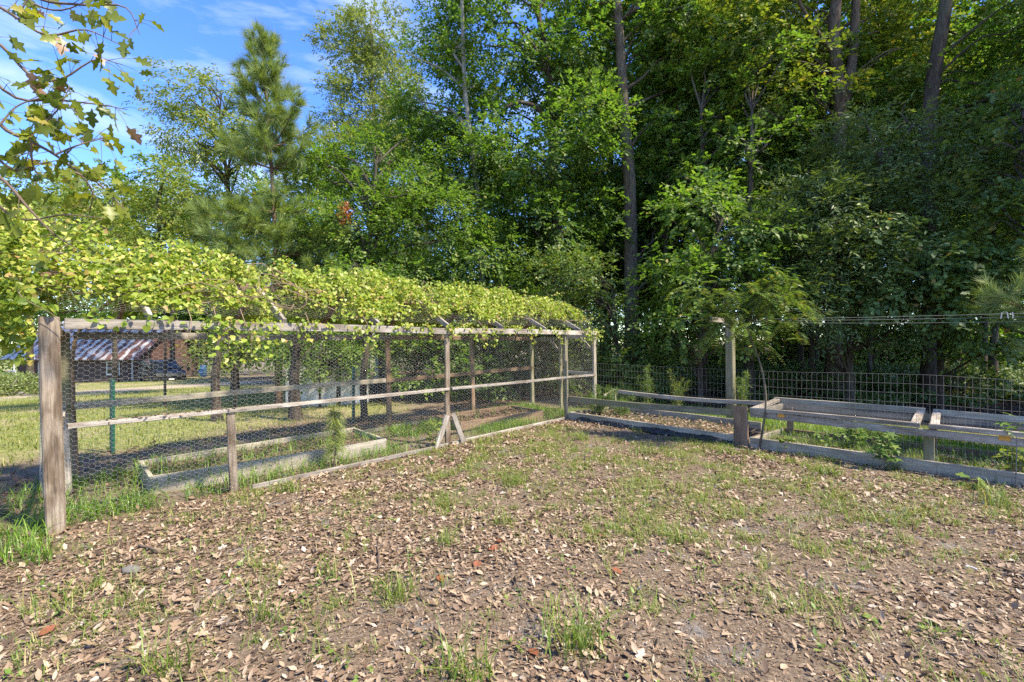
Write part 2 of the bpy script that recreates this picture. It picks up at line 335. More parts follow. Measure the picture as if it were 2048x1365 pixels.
# ------------------------------------------------------------------ boards and posts
def board(parent, name, a, b, w, t, mat, up=(0, 0, 1), label=None, bow=0.0):
    a = Vector(a); b = Vector(b); X = (b - a); L = X.length; X.normalize()
    Z = Vector(up); Z = (Z - X * Z.dot(X)).normalized(); Yv = Z.cross(X)
    n = max(2, int(L / 0.5)); c = min(w, t) * 0.09; hw, ht = w / 2, t / 2
    sec = [(-ht + c, -hw), (ht - c, -hw), (ht, -hw + c), (ht, hw - c), (ht - c, hw), (-ht + c, hw), (-ht, hw - c), (-ht, -hw + c)]
    vs_, fs_ = [], []; ph = random.uniform(0, 6)
    for k in range(n + 1):
        x = -L / 2 + L * k / n; s = math.sin(math.pi * k / n) * bow
        oy = 0.007 * math.sin(ph + x * 1.9) * (L > 1.2); oz = 0.007 * math.sin(ph * 2 + x * 1.3) * (L > 1.2) + s
        for (yy, zz) in sec: vs_.append((x, yy + oy + random.uniform(-.0012, .0012), zz + oz + random.uniform(-.0012, .0012)))
    for k in range(n):
        for q in range(8): fs_.append((k * 8 + q, k * 8 + (q + 1) % 8, (k + 1) * 8 + (q + 1) % 8, (k + 1) * 8 + q))
    fs_.append(tuple(range(7, -1, -1))); fs_.append(tuple(n * 8 + q for q in range(8)))
    me = bpy.data.meshes.new(name); me.from_pydata(vs_, [], fs_); me.update()
    mid = (a + b) / 2
    mw = Matrix(((X.x, Yv.x, Z.x, mid.x), (X.y, Yv.y, Z.y, mid.y), (X.z, Yv.z, Z.z, mid.z), (0, 0, 0, 1)))
    o = obj(name, me, mat, parent, mw)
    if label: o['label'] = label
    return o
U3 = Vector((U[0], U[1], 0)); V3 = Vector((V[0], V[1], 0))

def wires_np(A, B, r):
    A = np.asarray(A, float); B = np.asarray(B, float)
    t = B - A; t /= np.linalg.norm(t, axis=1)[:, None] + 1e-9
    ref = np.where(np.abs(t[:, 1:2]) > 0.9, np.array([[1.0, 0, 0]]), np.array([[0, 1.0, 0]]))
    a = np.cross(t, ref); a /= np.linalg.norm(a, axis=1)[:, None]; b = np.cross(t, a)
    vs_ = []
    for k in range(3):
        an = k * 2 * math.pi / 3; o = r * (math.cos(an) * a + math.sin(an) * b); vs_ += [A + o, B + o]
    Vv = np.stack(vs_, 1)                       # m,6,3
    base = np.arange(len(A))[:, None, None] * 6
    fq = np.array([[0, 1, 3, 2], [2, 3, 5, 4], [4, 5, 1, 0]])
    return Vv.reshape(-1, 3), (base + fq[None]).reshape(-1, 4)
def hex_panel(name, W, H, h=0.042, r=0.00042, bulge=0.022, seed=1):
    s = h / math.sqrt(3); ni = int(W / (1.5 * s)) + 2; nj = int(H / h) + 2
    I, J = np.meshgrid(np.arange(ni), np.arange(nj)); I = I.ravel(); J = J.ravel()
    cx = 1.5 * s * I; cz = h * (J + 0.5 * (I % 2))
    E = [((cx - s / 2, cz + h / 2), (cx + s / 2, cz + h / 2)), ((cx + s / 2, cz + h / 2), (cx + s, cz)), ((cx + s, cz), (cx + s / 2, cz - h / 2))]
    A = np.concatenate([np.stack([e[0][0], e[0][0] * 0, e[0][1]], 1) for e in E]); B = np.concatenate([np.stack([e[1][0], e[1][0] * 0, e[1][1]], 1) for e in E])
    ok = (A[:, 0] > 0) & (A[:, 0] < W) & (B[:, 0] < W) & (A[:, 2] > 0) & (B[:, 2] > 0) & (A[:, 2] < H) & (B[:, 2] < H)
    A, B = A[ok], B[ok]
    for Q in (A, B):
        x, z = Q[:, 0].copy(), Q[:, 2].copy()
        Q[:, 1] = (fbm(x * 1.7, z * 1.7, seed) - 0.47) * bulge * 3
        Q[:, 0] += (vnoise(x * 9, z * 9, seed + 3) - .5) * 0.012; Q[:, 2] += (vnoise(x * 9, z * 9, seed + 5) - .5) * 0.014 + (fbm(x * 1.1, z, seed + 8) - .47) * 0.03
    v, f = wires_np(A, B, r)
    return np_mesh(name, v, f)

# ------------------------------------------------------------------ chicken coop
W_, LEN, HT = 1.80, 8.54, 1.775
coop = thing('chicken_coop', 'long weathered wooden poultry run walled with chicken wire under a grape vine', 'coop', UV(0, 0))
ln = -U3 * 0.035
def post(u, v, h, w, t, mat, name='post', lean=1.0, z0=-0.05, label=None):
    a = UV(u, v, z0 + float(gz(*UV(u, v)[:2]))); b = UV(u, v, h) + ln * lean
    return board(coop, name, a, b, w, t, mat, up=U3, label=label)
post(0.0, 0.0, 1.80, 0.125, 0.125, M['wood_tan'], label='thick tan corner post wrapped in chicken wire')
post(0.20, W_, 1.70, 0.10, 0.10, M['wood_green'], label='mossy green back corner post')
post(0.17, W_ - 0.45, 0.86, 0.07, 0.04, M['wood'])
post(1.33, 0.0, 0.85, 0.075, 0.038, M['wood_tan'], label='short upright standing under the middle rail')
post(4.27, 0.0, 1.76, 0.089, 0.038, M['wood_tan'])
post(7.43, 0.0, 1.73, 0.089, 0.06, M['wood_green'])
post(8.54, 0.0, 1.77, 0.10, 0.05, M['wood_grey'])
post(8.54, 0.92, 1.66, 0.089, 0.05, M['wood_green'])
post(8.54, W_ , 1.66, 0.10, 0.06, M['wood_green'])
post(4.40, W_, 1.66, 0.09, 0.05, M['wood_brown'])
post(6.5, W_, 1.66, 0.09, 0.05, M['wood_brown'])
OUT = -V3 * 0.04
def rail(u0, v0, z0, u1, v1, z1, w, t, mat, name='rail', up=(0, 0, 1), off=Vector((0, 0, 0)), bow=0, label=None):
    return board(coop, name, UV(u0, v0, z0) + off, UV(u1, v1, z1) + off, w, t, mat, up, label, bow)
rail(0.0, 0, 1.752, 4.31, 0, 1.755, 0.089, 0.038, M['wood'], 'top_rail', off=OUT + U3 * 0.05)
rail(4.36, 0, 1.755, 8.56, 0, 1.785, 0.089, 0.038, M['wood'], 'top_rail', off=OUT * 0.9)
rail(0.07, 0, 0.885, 4.26, 0, 0.87, 0.038, 0.089, M['wood'], 'middle_rail', bow=-0.015)
rail(4.31, 0, 0.87, 8.50, 0, 0.84, 0.038, 0.089, M['wood'], 'middle_rail')
rail(1.5, 0, 0.012, 4.25, 0, 0.02, 0.05, 0.038, M['wood'], 'bottom_plate', off=OUT * .3)
rail(4.33, 0, 0.02, 7.38, 0, 0.02, 0.05, 0.038, M['wood'], 'bottom_plate', off=OUT * .3)
rail(0.25, W_, 1.655, 4.4, W_, 1.665, 0.089, 0.038, M['wood'], 'top_rail')
rail(4.42, W_, 1.665, 8.5, W_, 1.66, 0.089, 0.038, M['wood_brown'], 'top_rail')
rail(0.25, W_, 0.87, 4.3, W_, 0.89, 0.075, 0.038, M['wood_grey'], 'middle_rail', off=-V3 * .045)
rail(4.32, W_, 0.89, 8.5, W_, 0.93, 0.075, 0.038, M['wood_brown'], 'middle_rail', off=-V3 * .045)
rail(0.25, W_, 0.03, 8.5, W_, 0.03, 0.06, 0.038, M['wood_grey'], 'bottom_plate')
rail(0.02, 0.09, 0.86, 0.17, W_ - .06, 0.86, 0.075, 0.038, M['wood'], 'end_rail')
rail(0.02, 0.09, 1.70, 0.17, W_ - .06, 1.64, 0.089, 0.038, M['wood_brown'], 'end_rail')
rail(8.54, .96, 1.64, 8.54, W_ - .05, 1.64, 0.085, 0.038, M['wood_green'], 'door_head')
rail(8.54, .06, 1.70, 8.54, .88, 1.69, 0.089, 0.038, M['wood_grey'], 'end_rail')
rail(8.54, .06, 0.86, 8.54, .88, 0.88, 0.07, 0.038, M['wood_grey'], 'end_rail')
rail(8.53, 0.06, 1.38, 8.53, 0.36, 1.68, 0.09, 0.03, M['wood_grey'], 'corner_brace', up=U3)
rail(8.52, 0.98, 1.36, 8.52, 1.2, 1.6, 0.10, 0.025, M['wood'], 'corner_brace', up=U3, off=Vector((0, 0, 0)))
for sgn in (-1, 1):      # the two struts at the foot of the middle post
    rail(4.27 + sgn * 0.06, 0, 0.47, 4.27 + sgn * 0.27, 0, 0.0, 0.085, 0.036, M['wood'], 'foot_brace', up=U3, off=OUT * 1.02)
# roof: rafters up to a ridge
RZ = 2.27
rail(-0.05, 0.9, RZ, 4.3, 0.9, RZ, 0.089, 0.038, M['wood_brown'], 'ridge_board')
rail(4.32, 0.9, RZ, 8.58, 0.9, RZ, 0.089, 0.038, M['wood_brown'], 'ridge_board')
for k in range(7):
    u = 0.62 + k * 1.215
    rail(u, -0.02, 1.815, u, 0.875, RZ + .02, 0.075, 0.036, M['wood'], 'rafter')
    rail(u, 0.925, RZ + .02, u, W_ + .02, 1.715, 0.075, 0.036, M['wood_brown'], 'rafter')
panel = hex_panel('chicken_wire', 4.22, 1.66); panel.materials.append(M['wire'])
def uvmat(u, v, z, flip=False):
    o = UV(u, v, z); x = U3; y = V3
    return Matrix(((x.x, y.x, 0, o.x), (x.y, y.y, 0, o.y), (0, 0, 1, o.z), (0, 0, 0, 1)))
for (u, v) in ((0.0, -0.066), (4.27, -0.066), (0.24, W_ + .04), (4.30, W_ + .04)):
    obj('chicken_wire', panel, None, coop, uvmat(u, v, 0.05))
endp = hex_panel('chicken_wire_end', 1.75, 1.62, seed=5); endp.materials.append(M['wire'])
e = UV(8.60, 0.03, 0.05); obj('chicken_wire', endp, None, coop, Matrix(((V3.x, -U3.x, 0, e.x), (V3.y, -U3.y, 0, e.y), (0, 0, 1, e.z), (0, 0, 0, 1))))
e = UV(-.03, 0.05, 0.05); obj('chicken_wire', endp, None, coop, Matrix(((V3.x, -U3.x, 0, e.x), (V3.y, -U3.y, 0, e.y), (0, 0, 1, e.z), (0, 0, 0, 1))))
roofp = hex_panel('chicken_wire_roof', 4.27, 1.0, seed=9); roofp.materials.append(M['wire'])
for u in (0.0, 4.27):
    sl_ = (V3 * 0.9 + Vector((0, 0, RZ - 1.79))).normalized(); nn = U3.cross(sl_); o = UV(u, -0.02, 1.865)
    obj('chicken_wire', roofp, None, coop, Matrix(((U3.x, -nn.x, sl_.x, o.x), (U3.y, -nn.y, sl_.y, o.y), (U3.z, -nn.z, sl_.z, o.z), (0, 0, 0, 1))))
# loose bits of leaf lying on the flat middle rails
def leaf_tmpl(kind):
    if kind == 'simple': return np.array([(0, 0, 0), (.5, .45, .12), (0, 1, 0), (-.5, .45, .12)], float), np.array([(0, 1, 2), (0, 2, 3)])
    if kind == 'litter':   # curled dry leaf
        v = np.array([(0, 0, 0), (.36, .25, .08), (0, .3, 0), (-.36, .25, .12), (.46, .6, .14), (0, .62, .02), (-.42, .6, .09), (0, 1, .11)], float)
        return v, np.array([(0, 1, 2), (0, 2, 3), (1, 4, 5), (1, 5, 2), (2, 5, 6), (2, 6, 3), (4, 7, 5), (5, 7, 6)])
    if kind == 'heart':
        v = np.array([(0, .30, -.06), (0, .02, 0), (.30, -.10, .03), (.52, .22, .06), (.36, .62, .03), (0, 1, -.05), (-.36, .62, .03), (-.52, .22, .06), (-.30, -.10, .03)], float)
        return v, np.array([(0, k, k + 1) for k in range(1, 8)] + [(0, 8, 1)])
    if kind == 'heart4':
        return np.array([(0, .02, 0), (.5, .12, .06), (.3, .66, .02), (0, 1, -.06), (-.3, .66, .02), (-.5, .12, .06)], float), np.array([(0, 1, 2), (0, 2, 3), (0, 3, 4), (0, 4, 5)])
    if kind == 'oak':      # lobed leaf
        o = [(0, -.22), (.03, -.2), (.10, .03), (.36, .12), (.30, .26), (.19, .36), (.48, .58), (.34, .68), (.20, .66), (.24, .84), (0, 1.12), (-.2, .86), (-.18, .66), (-.34, .70), (-.50, .62), (-.19, .36), (-.28, .28), (-.38, .14), (-.10, .03), (-.03, -.2)]
        v = [(x, y, abs(x) * .25 - .12 * (y - .3) ** 2) for x, y in o]; m_ = [(0, .1, 0), (0, .5, 0), (0, .75, -.02)]
        nb = len(v); v += m_
        t = []
        near = lambda y: nb if y < .3 else (nb + 1 if y < .64 else nb + 2)
        for k in range(len(o)):
            k2 = (k + 1) % len(o); c1, c2 = near(o[k][1]), near(o[k2][1]); t.append((k, k2, c1))
            if c1 != c2: t.append((k2, c2, c1))
        return np.array(v, float), np.array(t)
    if kind == 'star':     # sweet-gum like seedling leaf
        v = [(0, 0.25, 0)]; 
        for k in range(10):
            a_ = math.pi / 2 + (k - 5) * 2 * math.pi / 10 ; r_ = .62 if k % 2 else .2
            v.append((r_ * math.cos(a_), .3 + r_ * math.sin(a_), -.08 if k % 2 else 0))
        return np.array(v, float), np.array([(0, 1 + k, 1 + (k + 1) % 10) for k in range(10)])
    if kind == 'needles':  # a tuft of long pine needles around the twig
        g = np.random.default_rng(3); v = []; t = []
        for k in range(30):
            th = g.random() * 6.28; sp = 0.25 + g.random() * 0.75; d = np.array([math.cos(th) * sp, 0.55 + g.random() * .6, math.sin(th) * sp]); d /= np.linalg.norm(d)
            b_ = np.array([0, g.random() * .35, 0]); L = .75 + .35 * g.random(); s_ = np.cross(d, [0.3, .4, .8]); s_ /= np.linalg.norm(s_)
            q = len(v); v += [b_ - s_ * .018, b_ + s_ * .018, b_ + d * L - np.array([0, 0, .1 * L])]; t.append((q, q + 1, q + 2))
        return np.array(v), np.array(t)
def norm(a): return a / (np.linalg.norm(a, axis=-1, keepdims=True) + 1e-9)
def frames(D, N):
    D = norm(D); N = N - (N * D).sum(-1, keepdims=True) * D; N = norm(N); S = np.cross(D, N); return D, N, S
def place(tm, P, D, N, L, Wd):
    v, t = tm; D, N, S = frames(np.asarray(D, float), np.asarray(N, float))
    L = np.broadcast_to(np.asarray(L, float), (len(P),)); Wd = np.broadcast_to(np.asarray(Wd, float), (len(P),))
    X = v[None, :, 0:1] * Wd[:, None, None] * S[:, None, :] + v[None, :, 1:2] * L[:, None, None] * D[:, None, :] + v[None, :, 2:3] * Wd[:, None, None] * N[:, None, :]
    X = X + np.asarray(P)[:, None, :]
    k = len(v); return X.reshape(-1, 3), (np.arange(len(P))[:, None, None] * k + t[None]).reshape(-1, 3)
T_S, T_L, T_H, T_O, T_ST, T_N, T_H4 = [leaf_tmpl(k) for k in ('simple', 'litter', 'heart', 'oak', 'star', 'needles', 'heart4')]
def rdir(n, g=rng): return norm(g.normal(size=(n, 3)))

n = 150; us = rng.random(n) * 8.3 + .12; us = np.where(rng.random(n) < .45, .3 + rng.random(n) * 1.2, us)
P = np.array([tuple(UV(u_, (rng.random() - .5) * .07, 0.898 - .0035 * u_)) for u_ in us])
D = rdir(n); D[:, 2] *= .2; N = np.tile([0, 0, 1.0], (n, 1)) + rdir(n) * .4
v, f = place(T_L, P, D, N, rng.uniform(.03, .06, n), rng.uniform(.015, .03, n))
tag(obj('rail_litter', np_mesh('rail_litter', v, f), M['litter_brown']), 'scraps of dead leaf caught along the flat middle rail', 'leaf litter', kind='stuff')

# ------------------------------------------------------------------ beds
def bed_box(root, corners, h, t, mat, names=('side_board', 'end_board'), z0=-0.02):
    for k in range(4):
        a, b = Vector(corners[k]), Vector(corners[(k + 1) % 4]); d = (b - a).normalized()
        if k % 2 == 0: a = a - d * t / 2; b = b + d * t / 2
        else: a = a + d * (t / 2 + .002); b = b - d * (t / 2 + .002)
        za = float(gz(a.x, a.y)); zb = float(gz(b.x, b.y))
        board(root, names[k % 2], (a.x, a.y, z0 + h / 2 + za * .5), (b.x, b.y, z0 + h / 2 + zb * .5), h + .03, t, mat)
bed = thing('raised_bed', 'long grey plank raised bed with soil and weeds inside the wire run', 'raised bed', UV(2.1, 1.0))
bed_box(bed, [UV(.74, .58), UV(3.42, .42), UV(3.55, 1.52), UV(.80, 1.48)], .19, .04, M['wood_grey'])
bed2 = thing('raised_bed', 'low plank bed of brown litter near the coop door', 'raised bed', UV(6.2, 1.0))
bed_box(bed2, [UV(5.2, .75), UV(7.2, .45), UV(7.35, 1.45), UV(5.3, 1.55)], .16, .04, M['wood_brown'])
def fill_soil(root, corners, z, mat):
    c = [Vector(p) for p in corners]; nn_ = 14; vs_ = []; fs_ = []
    for a_ in range(nn_ + 1):
        for b_ in range(nn_ + 1):
            s, t = a_ / nn_, b_ / nn_; p = (c[0] * (1 - s) + c[1] * s) * (1 - t) + (c[3] * (1 - s) + c[2] * s) * t
            vs_.append((p.x, p.y, z + (random.random() - .5) * .025 + .02 * math.sin(p.x * 7) * math.sin(p.y * 6)))
    for a_ in range(nn_):
        for b_ in range(nn_): q = a_ * (nn_ + 1) + b_; fs_.append((q, q + nn_ + 1, q + nn_ + 2, q + 1))
    me = bpy.data.meshes.new('soil'); me.from_pydata(vs_, [], fs_); me.update(); return obj('soil', me, mat, root)
M['soil'] = flat_mat('bed_soil', (0.10, 0.07, 0.05), .95, var=.5, scale=30)
fill_soil(bed, [UV(.78, .62), UV(3.39, .47), UV(3.50, 1.48), UV(.84, 1.44)], .11, M['soil'])
fill_soil(bed2, [UV(5.24, .79), UV(7.16, .5), UV(7.31, 1.41), UV(5.34, 1.5)], .09, M['soil'])

# bed and cold frame line along the right fence: starts at the coop door post, runs toward the camera
B0 = UV(7.43, 0.0); BD = Vector((0.713, -0.701, 0)).normalized(); BN = Vector((0.701, 0.713, 0)).normalized()   # along, away
def BL(s, d, z=0.0): return B0 + BD * s + BN * d + Vector((0, 0, z))
gb = thing('garden_bed', 'open plank bed with sagging upper rails between coop and cold frame', 'raised bed', BL(1.6, .6))
board(gb, 'side_board', BL(.06, .02, .06), BL(3.28, .02, .07), .16, .04, M['wood_grey'])
board(gb, 'side_board', BL(.3, 1.22, .10), BL(3.3, 1.25, .10), .17, .04, M['wood_grey'])
board(gb, 'end_board', BL(.05, .05, .07), BL(.28, 1.2, .08), .15, .04, M['wood_grey'])
board(gb, 'upper_rail', BL(.05, .03, .425), BL(3.28, .03, .475), .105, .04, M['wood_green'], bow=-.02)
board(gb, 'upper_rail', BL(.35, 1.24, .50), BL(3.5, 1.27, .53), .075, .04, M['wood_grey'], bow=-.05)
board(gb, 'upper_rail', BL(.62, .45, .46), BL(.36, 1.2, .50), .08, .04, M['wood_grey'])
board(gb, 'upright', BL(.33, 1.29, -.02), BL(.33, 1.29, .54), .075, .04, M['wood_grey'], up=BD)
fill_soil(gb, [BL(.1, .06), BL(3.24, .06), BL(3.26, 1.2), BL(.32, 1.18)], .07, M['soil'])
# black plastic sheet bunched at the foot of the front board
g = np.random.default_rng(5); nS, nT = 70, 7; vs_ = []
for a_ in range(nS):
    s = .35 + 2.9 * a_ / (nS - 1)
    wv = .5 + .5 * math.sin(s * 5.3) * math.sin(s * 2.1 + 1)
    for b_ in range(nT):
        t = b_ / (nT - 1); p = BL(s, -.005 - t * (.05 + .11 * wv), 0); zz = (.075 - .055 * t) * (0.6 + .6 * wv) + .03 * math.sin(s * 31 + t * 4) * math.sin(t * 3.1) + g.normal() * .006
        vs_.append((p.x, p.y, float(gz(p.x, p.y)) + max(.006, zz)))
fs_ = [(a_ * nT + b_, (a_ + 1) * nT + b_, (a_ + 1) * nT + b_ + 1, a_ * nT + b_ + 1) for a_ in range(nS - 1) for b_ in range(nT - 1)]
me = bpy.data.meshes.new('plastic_sheet'); me.from_pydata(vs_, [], fs_); me.polygons.foreach_set('use_smooth', [True] * len(fs_)); me.update()
mb_, n_, b_ = new_mat('black_plastic'); b_.inputs['Base Color'].default_value = (.014, .015, .018, 1); b_.inputs['Roughness'].default_value = .42
o = tag(obj('plastic_sheet', me, mb_), 'crumpled black plastic sheet at the foot of the garden bed board', 'plastic sheet')
o.modifiers.new('thickness', 'SOLIDIFY').thickness = .003

cf = thing('cold_frame', 'low grey timber frame with two hinged screen lids behind the wire fence', 'cold frame', BL(5.4, .65))
board(cf, 'end_post', BL(3.38, -.01, -.03), BL(3.36, -.01, .60), .20, .05, M['wood_brown'], up=BD, label='wide brown stub post at the end of the frame')
board(cf, 'leg', BL(3.75, 1.2, 0), BL(3.75, 1.2, .5), .089, .06, M['wood_brown'], up=BD)
board(cf, 'leg', BL(5.50, .06, 0), BL(5.50, .06, .46), .10, .06, M['wood_green'], up=BD)
board(cf, 'leg', BL(5.50, 1.22, 0), BL(5.50, 1.22, .50), .089, .06, M['wood_brown'], up=BD)
board(cf, 'leg', BL(7.42, .05, 0), BL(7.42, .05, .46), .10, .06, M['wood_green'], up=BD)
board(cf, 'front_rail', BL(3.50, .0, .49), BL(7.5, .0, .49), .09, .04, M['wood'])
board(cf, 'back_rail', BL(3.6, 1.27, .51), BL(7.5, 1.27, .51), .09, .04, M['wood_grey'])
board(cf, 'end_rail', BL(3.55, .03, .50), BL(3.62, 1.24, .50), .08, .04, M['wood_grey'])
board(cf, 'base_board', BL(3.50, .0, .07), BL(7.5, .0, .07), .16, .042, M['wood_grey'])
board(cf, 'base_board', BL(3.6, 1.28, .06), BL(7.5, 1.28, .06), .14, .04, M['wood_brown'])
board(cf, 'end_board', BL(3.5, .03, .06), BL(3.62, 1.25, .06), .13, .04, M['wood_grey'])
M['brass'] = flat_mat('rusty_yellow_hinge', (.50, .26, .045), .45, .55, .3, 40)
M['screen'] = flat_mat('grey_screen', (.07, .072, .075), .8)
def screen_np(s0, s1, d0, d1, z, step=.03, r=.0009):
    A, B = [], []
    for s in np.arange(s0, s1, step): A.append(tuple(BL(s, d0, z))); B.append(tuple(BL(s, d1, z)))
    for d in np.arange(d0, d1, step): A.append(tuple(BL(s0, d, z))); B.append(tuple(BL(s1, d, z)))
    return wires_np(A, B, r)
for (s0, s1) in ((3.50, 5.42), (5.50, 7.46)):
    zl = .568
    board(cf, 'lid_rail', BL(s0, .0, zl), BL(s1, .0, zl), .055, .06, M['wood'])
    board(cf, 'lid_rail', BL(s0, 1.26, zl + .03), BL(s1, 1.26, zl + .03), .09, .045, M['wood_grey'])
    board(cf, 'lid_end', BL(s0 + .045, .035, zl + .004), BL(s0 + .045, 1.235, zl + .025), .05, .085, M['wood'])
    board(cf, 'lid_end', BL(s1 - .045, .035, zl + .004), BL(s1 - .045, 1.235, zl + .025), .05, .085, M['wood'])
    v, f = screen_np(s0 + .09, s1 - .09, .03, 1.24, zl - .012)
    obj('screen', np_mesh('screen', v, f), M['screen'], cf)
    hx = s0 + (0.42 if s0 < 4 else 0.62); b_ = MB()
    hp = BL(hx, -.024, .535); hm = Matrix(((BD.x, BN.x, 0, hp.x), (BD.y, BN.y, 0, hp.y), (0, 0, 1, hp.z), (0, 0, 0, 1)))
    b_.box(-.045, .045, -.002, .004, .006, .034); b_.box(-.045, .045, -.002, .004, -.04, -.006)
    hg = obj('hinge', b_.mesh('hinge'), M['brass'], cf, hm)
    b_ = MB(); b_.tube([(-.046, -.004, 0), (.046, -.004, 0)], .006, 6); obj('hinge_pin', b_.mesh('hinge_pin'), M['brass'], hg, hm)
fill_soil(cf, [BL(3.54, .05), BL(7.4, .05), BL(7.4, 1.24), BL(3.66, 1.24)], .03, M['soil'])

# welded wire fence in front of the beds
def weld_np(pt, L, H, dx, dz, r, seed=2, z0=0.03):
    A, B = [], []
    def q(s, z):
        p = pt(s); b_ = (fbm(s * .8, z * .8, seed) - .47) * .09
        return (p.x + BN.x * b_, p.y + BN.y * b_, z + z0 + (fbm(s * .55, 3.3, seed + 4) - .47) * .10 * (z / H))
    ss = np.arange(0, L, dx); zs = np.arange(0, H + .001, dz)
    for s in ss:
        for a_, b_ in zip(zs[:-1], zs[1:]): A.append(q(s, a_)); B.append(q(s, b_))
    for z in zs:
        for a_, b_ in zip(ss[:-2:2], ss[2::2]): A.append(q(a_, z)); B.append(q(b_, z))
    return wires_np(A, B, r)
fen = thing('wire_fence', 'square mesh wire fence standing in front of the beds and cold frame', 'fence', BL(3, -.06))
v, f = weld_np(lambda s: BL(s + .05, -.075), 7.5, 1.15, .06, .115, .0014)
obj('wire_mesh', np_mesh('wire_mesh', v, f), M['wire_dark'], fen)
b_ = MB(); b_.tube([BL(.06, -.06, 0), BL(.05, -.06, 1.2)], .012, 6); obj('stake', b_.mesh('stake'), M['wire_dark'], fen)
b_ = MB(); b_.tube([BL(6.20, -.06, -.05), BL(6.21, -.06, .55)], .006, 6); obj('stake', b_.mesh('stake'), M['wire_dark'], fen)

# fence behind the coop with green steel post
M['green_steel'] = flat_mat('green_steel', (.012, .085, .06), .5, .1, .3, 20)
f2 = thing('wire_fence', 'thin wire fence on green steel posts behind the run', 'fence', UV(0, 2.6))
def gp(u, v, h, parent):
    p = UV(u, v); z = float(gz(p.x, p.y)); b_ = MB(); b_.box(-.033, .033, -.006, .006, -.1, h); b_.box(-.006, .006, .006, .04, -.1, h)
    for k in range(14): b_.box(-.012, .012, -.014, -.006, .12 + k * h / 15, .14 + k * h / 15)
    return obj('steel_post', b_.mesh('steel_post'), M['green_steel'], parent, Matrix.Translation((p.x, p.y, z)) @ Matrix.Rotation(R(-20), 4, 'Z'))
gp(.75, 3.2, 1.07, f2); gp(4.4, 3.05, 1.1, f2)
def q2(s): p = UV(-2.6 + s, 3.2); return Vector((p.x, p.y, 0))
A, B = [], []
for s in np.arange(0, 7.2, .15):
    p = q2(s); z = float(gz(p.x, p.y)); A.append((p.x, p.y, z)); B.append((p.x, p.y, z + 1.05))
for z_ in np.arange(0.02, 1.1, .15):
    for s in np.arange(0, 7, .3):
        p, p2 = q2(s), q2(s + .3); A.append((p.x, p.y, float(gz(p.x, p.y)) + z_)); B.append((p2.x, p2.y, float(gz(p2.x, p2.y)) + z_))
v, f = wires_np(A, B, .0012); obj('wire_mesh', np_mesh('wire_mesh', v, f), M['wire_dark'], f2)

# clothesline post, cords and pegs
CP = Vector((4.25, 8.80, 0)); LD = Vector((0.683, -0.731, 0)); LN = Vector((0.731, 0.683, 0))
cl = thing('clothesline_post', 'squared mossy timber clothesline post standing behind the garden bed', 'post', CP)
board(cl, 'post', CP + Vector((0, 0, -.1)), CP + Vector((-.03, 0, 2.06)), .14, .14, M['wood_green'], up=LD)
board(cl, 'cross_arm', CP + LN * -.62 + Vector((-.03, 0, 2.0)) - LD * .095, CP + LN * .62 + Vector((-.03, 0, 2.0)) - LD * .095, .09, .045, M['wood_grey'])
CL = thing('clothesline', 'thin grey clothesline cords stretched from the timber post toward the trees', 'clothesline', CP + Vector((0, 0, 2)))
for k, (o_, zz, sag) in enumerate(((-.45, 2.0, .05), (.0, 1.995, .075), (.45, 1.98, .11))):
    A_ = CP + LN * o_ + Vector((0, 0, zz)); B_ = A_ + LD * 8.5
    pts = [A_.lerp(B_, t) - Vector((0, 0, sag * 4 * t * (1 - t))) for t in np.linspace(0, 1, 24)]
    b_ = MB(); b_.tube(pts, .002, 4); obj('cord', b_.mesh('cord'), M['line'], CL)
M['peg'] = flat_mat('clothespin_wood', (.55, .47, .38), .7)
A_ = CP + LN * -.45 + Vector((0, 0, 2.0)); B_ = A_ + LD * 8.5
for k, (s_, tilt) in enumerate(((3.55, 6), (3.60, -8), (3.645, -4))):
    t = s_ / 8.5; p = A_.lerp(B_, t) - Vector((0, 0, .05 * 4 * t * (1 - t)))
    b_ = MB(); b_.add([(-.006, -.008, -.062), (.006, -.008, -.062), (.006, -.001, -.062), (-.006, -.001, -.062), (-.006, -.006, .02), (.006, -.006, .02), (.006, -.0, .02), (-.006, -.0, .02)], [(0, 3, 2, 1), (4, 5, 6, 7), (0, 1, 5, 4), (1, 2, 6, 5), (2, 3, 7, 6), (3, 0, 4, 7)])
    b_.add([(-.006, .001, -.062), (.006, .001, -.062), (.006, .008, -.062), (-.006, .008, -.062), (-.006, .0005, .02), (.006, .0005, .02), (.006, .006, .02), (-.006, .006, .02)], [(0, 3, 2, 1), (4, 5, 6, 7), (0, 1, 5, 4), (1, 2, 6, 5), (2, 3, 7, 6), (3, 0, 4, 7)])
    b_.tube([(-.007, 0, -.012), (.007, 0, -.012)], .006, 6)
    tag(obj('clothespin', b_.mesh('clothespin'), M['peg'], None, Matrix.Translation(p) @ Matrix.Rotation(R(-45), 4, 'Z') @ Matrix.Rotation(R(tilt), 4, 'Y')),
        ('wooden clothespin on the cord, first of three from the timber post', 'wooden clothespin on the cord, middle one of three', 'wooden clothespin on the cord, last of three toward the pine')[k], 'clothespin', 'clothespins left on the cord')


